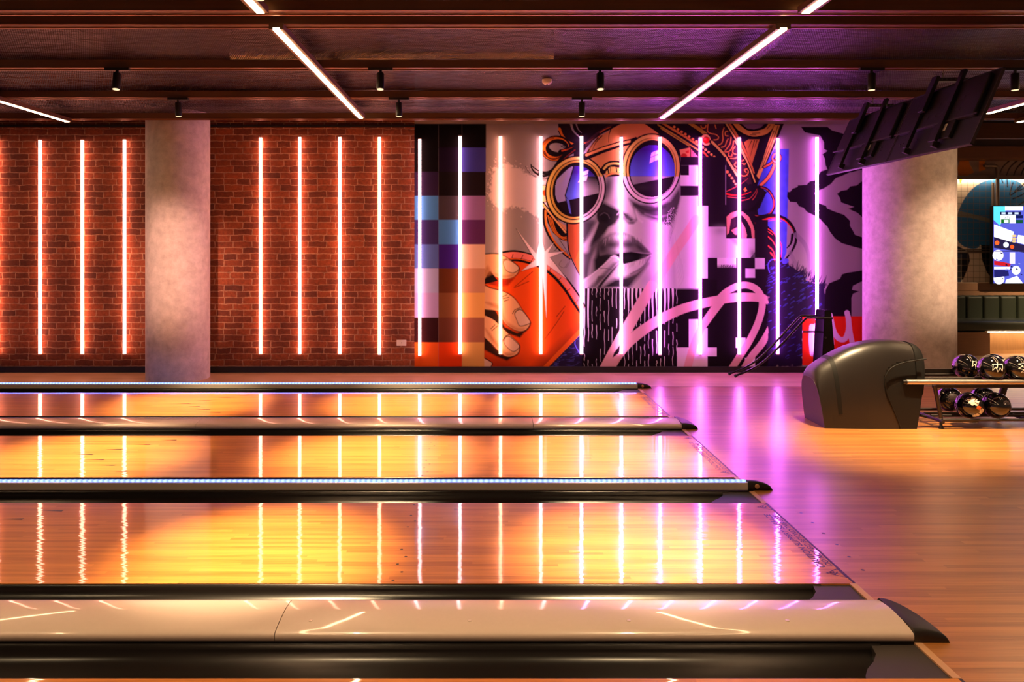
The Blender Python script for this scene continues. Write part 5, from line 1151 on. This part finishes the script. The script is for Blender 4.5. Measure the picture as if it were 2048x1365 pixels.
# ------------------------------------------------------------------ small wall and ceiling fittings
a = at(803, 686, WALL_Y)
t = thing('wall_socket', 'small white wall socket low on the brick wall', 'socket', (a.x, WALL_Y, a.z))
MB().box(a.x - .058, a.x + .058, WALL_Y - .012, WALL_Y - .002, a.z - .036, a.z + .036, .003).build('plate', M['white_plastic'], t)
MB().lathe([(0, -.002), (.005, -.002), (.005, 0)], (a.x, WALL_Y - .0122, a.z), 12, 'Y').build('hole', M['track_black'], t)
t = thing('smoke_detector', 'round white smoke detector on the ceiling mesh above the mural', 'smoke detector', (.548, 6.58, 2.98))
MB().lathe([(.0, -.03), (.028, -.03), (.038, -.02), (.045, -.01), (.045, .012)], (.548, 6.58, 2.98), 28).build('casing', M['white_plastic'], t)
MB().lathe([(.0, -.034), (.006, -.034), (.006, -.03)], (.548, 6.58, 2.98), 10).build('sensor', M['track_black'], t)

# ------------------------------------------------------------------ alcove: rails, pipes, cove light, screen, booth seating
mb = MB(); mb.box(4.9, XR, FY - .07, FY - .058, 2.55, 2.605); mb.box(4.9, XR, FY - .058, FY - .004, 2.595, 2.605); tag(mb.build('tile_top_rail', M['pipe'], origin=(7, FY, 2.58)), 'dark metal rail along the top of the white tiles', 'rail')
M['cove'] = emit('cove_light', (1.0, 0.72, 0.42), 55.0)
mb = MB(); mb.box(5.2, XR - .1, FY - .054, FY - .034, 2.575, 2.596); tag(mb.build('cove_light', M['cove'], origin=(7, FY, 2.55)), 'warm hidden light strip under the rail above the tiles', 'light strip')
mb = MB(); mb.box(4.9, XR, FY - .05, FY - .004, 1.435, 1.462); mb.box(4.9, XR, FY - .05, FY - .004, 1.475, 1.485); tag(mb.build('tile_mid_rail', M['pipe'], origin=(7, FY, 1.45)), 'slim double metal rail across the tiles behind the lit screen', 'rail')
p = at(1995, 335, FY - .135); z0 = at(1995, 415, FY - .135).z
t = thing('conduit_pipe', 'bent grey pipe running down the tiles to the lit screen', 'pipe', (p.x, FY - .1, z0))
MB().tube(smooth_curve([at(1968, 331, FY - .135), at(1984, 331, FY - .135), at(1992, 332.5, FY - .135), at(1995, 340, FY - .135), at(1995, 360, FY - .135), at(1995, 425, FY - .135)], 8), .026, 14).build('pipe', M['pipe'], t)
MB().tube([at(1986, 366, FY - .03), at(1986, 425, FY - .03)], .02, 12).build('second_pipe', M['pipe'], t)

# lit screen
def lit_screen():
    Y = 11.05; a, b = at(1987, 413, Y), at(1987, 567, Y); x0, zt, zb = a.x, a.z, b.z; H = zt - zb; W_ = H * 1.72
    t = thing('wall_screen', 'bright blue-white lit screen on the tiled wall at the right edge', 'screen', (x0 + W_ / 2, Y, zb))
    MB().box(x0 - .012, x0 + W_ + .012, Y + .002, Y + .07, zb - .012, zt + .012, .006).build('casing', M['track_black'], t)
    MB().box(x0 + W_ / 2 - .2, x0 + W_ / 2 + .2, Y + .07, FY - .004, zb + .2, zt - .2).build('wall_mount', M['track_black'], t)
    em = {}
    def E(r, g, bl, s=1.0):
        k = (r, g, bl, s)
        if k not in em: em[k] = emit('screen_%d' % len(em), L(r, g, bl), s)
        return em[k]
    mats = []; mb = MB(); lay = [0]
    def shp(pts, m):
        if m not in mats: mats.append(m)
        lay[0] += 1
        f = mb.poly([(x0 + (u - 1987) / 154 * H, Y - .0004 * lay[0] * .25, zt - (v - 413) / 154 * H) for u, v in pts]); f.material_index = mats.index(m)
    R_ = lambda x, y, x2, y2, m: shp([(x, y), (x, y2), (x2, y2), (x2, y)], m)
    u1 = 1987 + 154 * 1.72
    R_(1987, 413, u1, 567, E(92, 96, 214, 1.2)); shp([(1987, 413), (1987, 440), (2000, 452), (2010, 430), (2012, 413)], E(90, 214, 255, 1.4)); R_(2010, 413, 2046, 421, E(236, 238, 255, 1.5))
    shp([(1988, 449), (1988, 474), (2022, 484), (2028, 464)], E(255, 255, 255, 2.0)); shp([(1988, 474), (1988, 496), (2090, 512), (2090, 500), (2022, 484)], E(46, 34, 74)); shp([(2036, 470), (2034, 485), (2080, 498), (2084, 478)], E(245, 245, 255, 1.8))
    R_(2000, 424, 2042, 430, E(22, 24, 70)); R_(2001, 430, 2031, 447, E(244, 246, 255, 1.7)); R_(2002, 439, 2019, 447, E(26, 120, 40)); R_(2008, 440, 2017, 446, E(216, 240, 220, 1.4)); R_(2032, 431, 2046, 437, E(24, 30, 90)); R_(2032, 440, 2046, 447, E(24, 90, 60))
    for k in range(3): R_(2003 + k * 13, 425, 2011 + k * 13, 429, E(200, 216, 255, 1.3))
    for c_, r_, m in (((1994, 486), 4.5, E(255, 80, 30, 2.2)), ((2024, 494), 4, E(255, 70, 24, 2.2)), ((2012, 490), 5.5, E(220, 226, 255, 2.0)), ((1996, 511), 11, E(238, 230, 255, 1.7)), ((1998, 558), 11, E(236, 236, 255, 1.7)), ((2032, 541), 9, E(226, 234, 255, 1.5)), ((2070, 548), 12, E(216, 226, 255, 1.5))):
        shp([(c_[0] + r_ * math.cos(-2 * PI * k / 20), c_[1] + r_ * math.sin(-2 * PI * k / 20)) for k in range(20)], m)
    for k in range(3): shp([(2028 + 5 * math.cos(-2 * PI * i / 12), 472 + k * 5.5 + 2.4 * math.sin(-2 * PI * i / 12)) for i in range(12)], E(236, 196, 130, 1.3))
    R_(2019, 505, 2030, 528, E(214, 206, 255, 1.5)); shp([(1988, 522), (1988, 530), (2018, 534), (2022, 528), (2004, 524)], E(206, 30, 40, 1.2)); R_(1988, 534, 2020, 539, E(240, 238, 255, 1.7)); shp([(1988, 540), (1988, 556), (2018, 552), (2016, 541)], E(40, 38, 112)); shp([(2012, 560), (2010, 567), (2046, 567), (2034, 552)], E(238, 240, 255, 1.6))
    rr = random.Random(4)
    for k in range(70):
        u, v, s_ = rr.uniform(1990, u1 - 6), rr.uniform(500, 560), rr.uniform(1, 4); shp([(u, v), (u, v + s_), (u + s_ * 1.4, v + s_ * .8)], rr.choice([E(30, 26, 84), E(180, 190, 255, 1.3), E(70, 74, 190), E(24, 20, 50)]))
    R_(1988, 503, u1, 503.8, E(60, 54, 90))
    bm = mb.bm
    scr = mb.build('display', mats, t, label='glowing game picture')
    text_mesh('score_text', 'ATL', .05, M['ink'], scr, Matrix.Translation((x0 + (2007 - 1987) / 154 * H, Y - .02, zt - (438 - 413) / 154 * H)) @ Matrix.Rotation(PI / 2, 4, 'X'))
lit_screen()

def booth():
    x0 = 6.35; x1 = 9.6
    t = thing('booth_sofa', 'dark green channelled booth sofa under the tiled wall', 'sofa', (8, 10.9, 0))
    n = 13; w = (x1 - x0) / n
    for k in range(n):
        a = x0 + k * w
        MB().box(a + .002, a + w - .002, 10.98, 11.20, .42, .80, .035, 3).build('back_cushion', M['sofa'], t)
    MB().box(x0, x1, 10.42, 11.0, .33, .475, .04, 3).build('seat', M['sofa'], t)
    MB().box(x0, x1, 10.60, 11.35, 0.0, .33).build('plinth', M['panel_wood'], t, label='oak plinth lit from above')
    MB().box(x0 - .1, x1, 11.2, FY - .004, .0, .86).build('back_frame', M['ledge_wood'], t)
    MB().box(7.06, x1 - .1, 10.45, 10.47, .318, .33).build('glow_strip', M['cove'], t, label='warm glowing strip under the seat')
    MB().box(x0 - .02, 7.05, 10.40, 10.61, 0.0, .325).build('end_panel', M['ledge_wood'], t)
    mb = MB(); mb.box(x0 - .3, XR, 11.22, FY - .004, .86, .985, .01); tag(mb.build('wall_ledge', M['ledge_wood'], origin=(8, 11.3, .9)), 'brown ledge between the green booth sofa and tiles', 'ledge')
booth()

# ------------------------------------------------------------------ lamps outside the frame: near floor, plus added ones for columns and alcove
spot(-1.12, 3.7, math.atan(.05 / 2.74), 'black spotlight overhead above the near lane', PW * .95, 34)
spot(.80, 3.52, -math.atan(.16 / 2.74), 'black spotlight overhead above the near lane, nearer the foul line', PW * .95, 34)
for k, x in enumerate((-3.0, -0.9, 1.0, 3.3)):
    spot(x, 2.45, -.12, ('leftmost', 'second from left', 'third from left', 'rightmost')[k] + ' spotlight of the row overhead above the near capping', 150, 70)
spot(-2.9, 3.6, 0, 'added unseen spotlight overhead aimed at the slim concrete column', 1750, 20, target=(-3.55, 8.3, 1.35), col=(1.0, 0.50, 0.36))  # added lamp, brightens the front of the slim column
spot(6.9, 4.9, 0, 'added unseen spotlight overhead aimed at the thick concrete column', 1500, 26, target=(5.05, 8.5, 1.35), col=(1.0, 0.60, 0.36))  # added lamp, warms the right side of the thick column
spot(8.9, 8.9, -math.radians(38), 'added unseen spotlight at far right washing the tiled alcove wall', 1900, 95, math.radians(-8), mount=2.913)  # added fill lamp for the dim wall above and below the tiles
# ------------------------------------------------------------------ world, camera, colour
w = bpy.data.worlds.new('World'); bpy.context.scene.world = w; w.use_nodes = True
w.node_tree.nodes['Background'].inputs[0].default_value = (1.0, 0.52, 0.34, 1); w.node_tree.nodes['Background'].inputs[1].default_value = 0.12
cam = bpy.data.cameras.new('Camera'); co = bpy.data.objects.new('Camera', cam); C.objects.link(co)
co.location = (0, 0, EYE); co.rotation_euler = (PI / 2, 0, 0)
cam.sensor_width = 36; cam.lens = FPX / 2048 * 36; cam.shift_x = (1024 - VPX) / 2048; cam.shift_y = (VPY - 682.5) / 2048; cam.clip_start = 0.05; cam.clip_end = 60
sc = bpy.context.scene; sc.camera = co
sc.view_settings.view_transform = 'Standard'; sc.view_settings.look = 'None'; sc.view_settings.gamma = 1; sc.view_settings.exposure = 0.0; sc.view_settings.use_curve_mapping = False
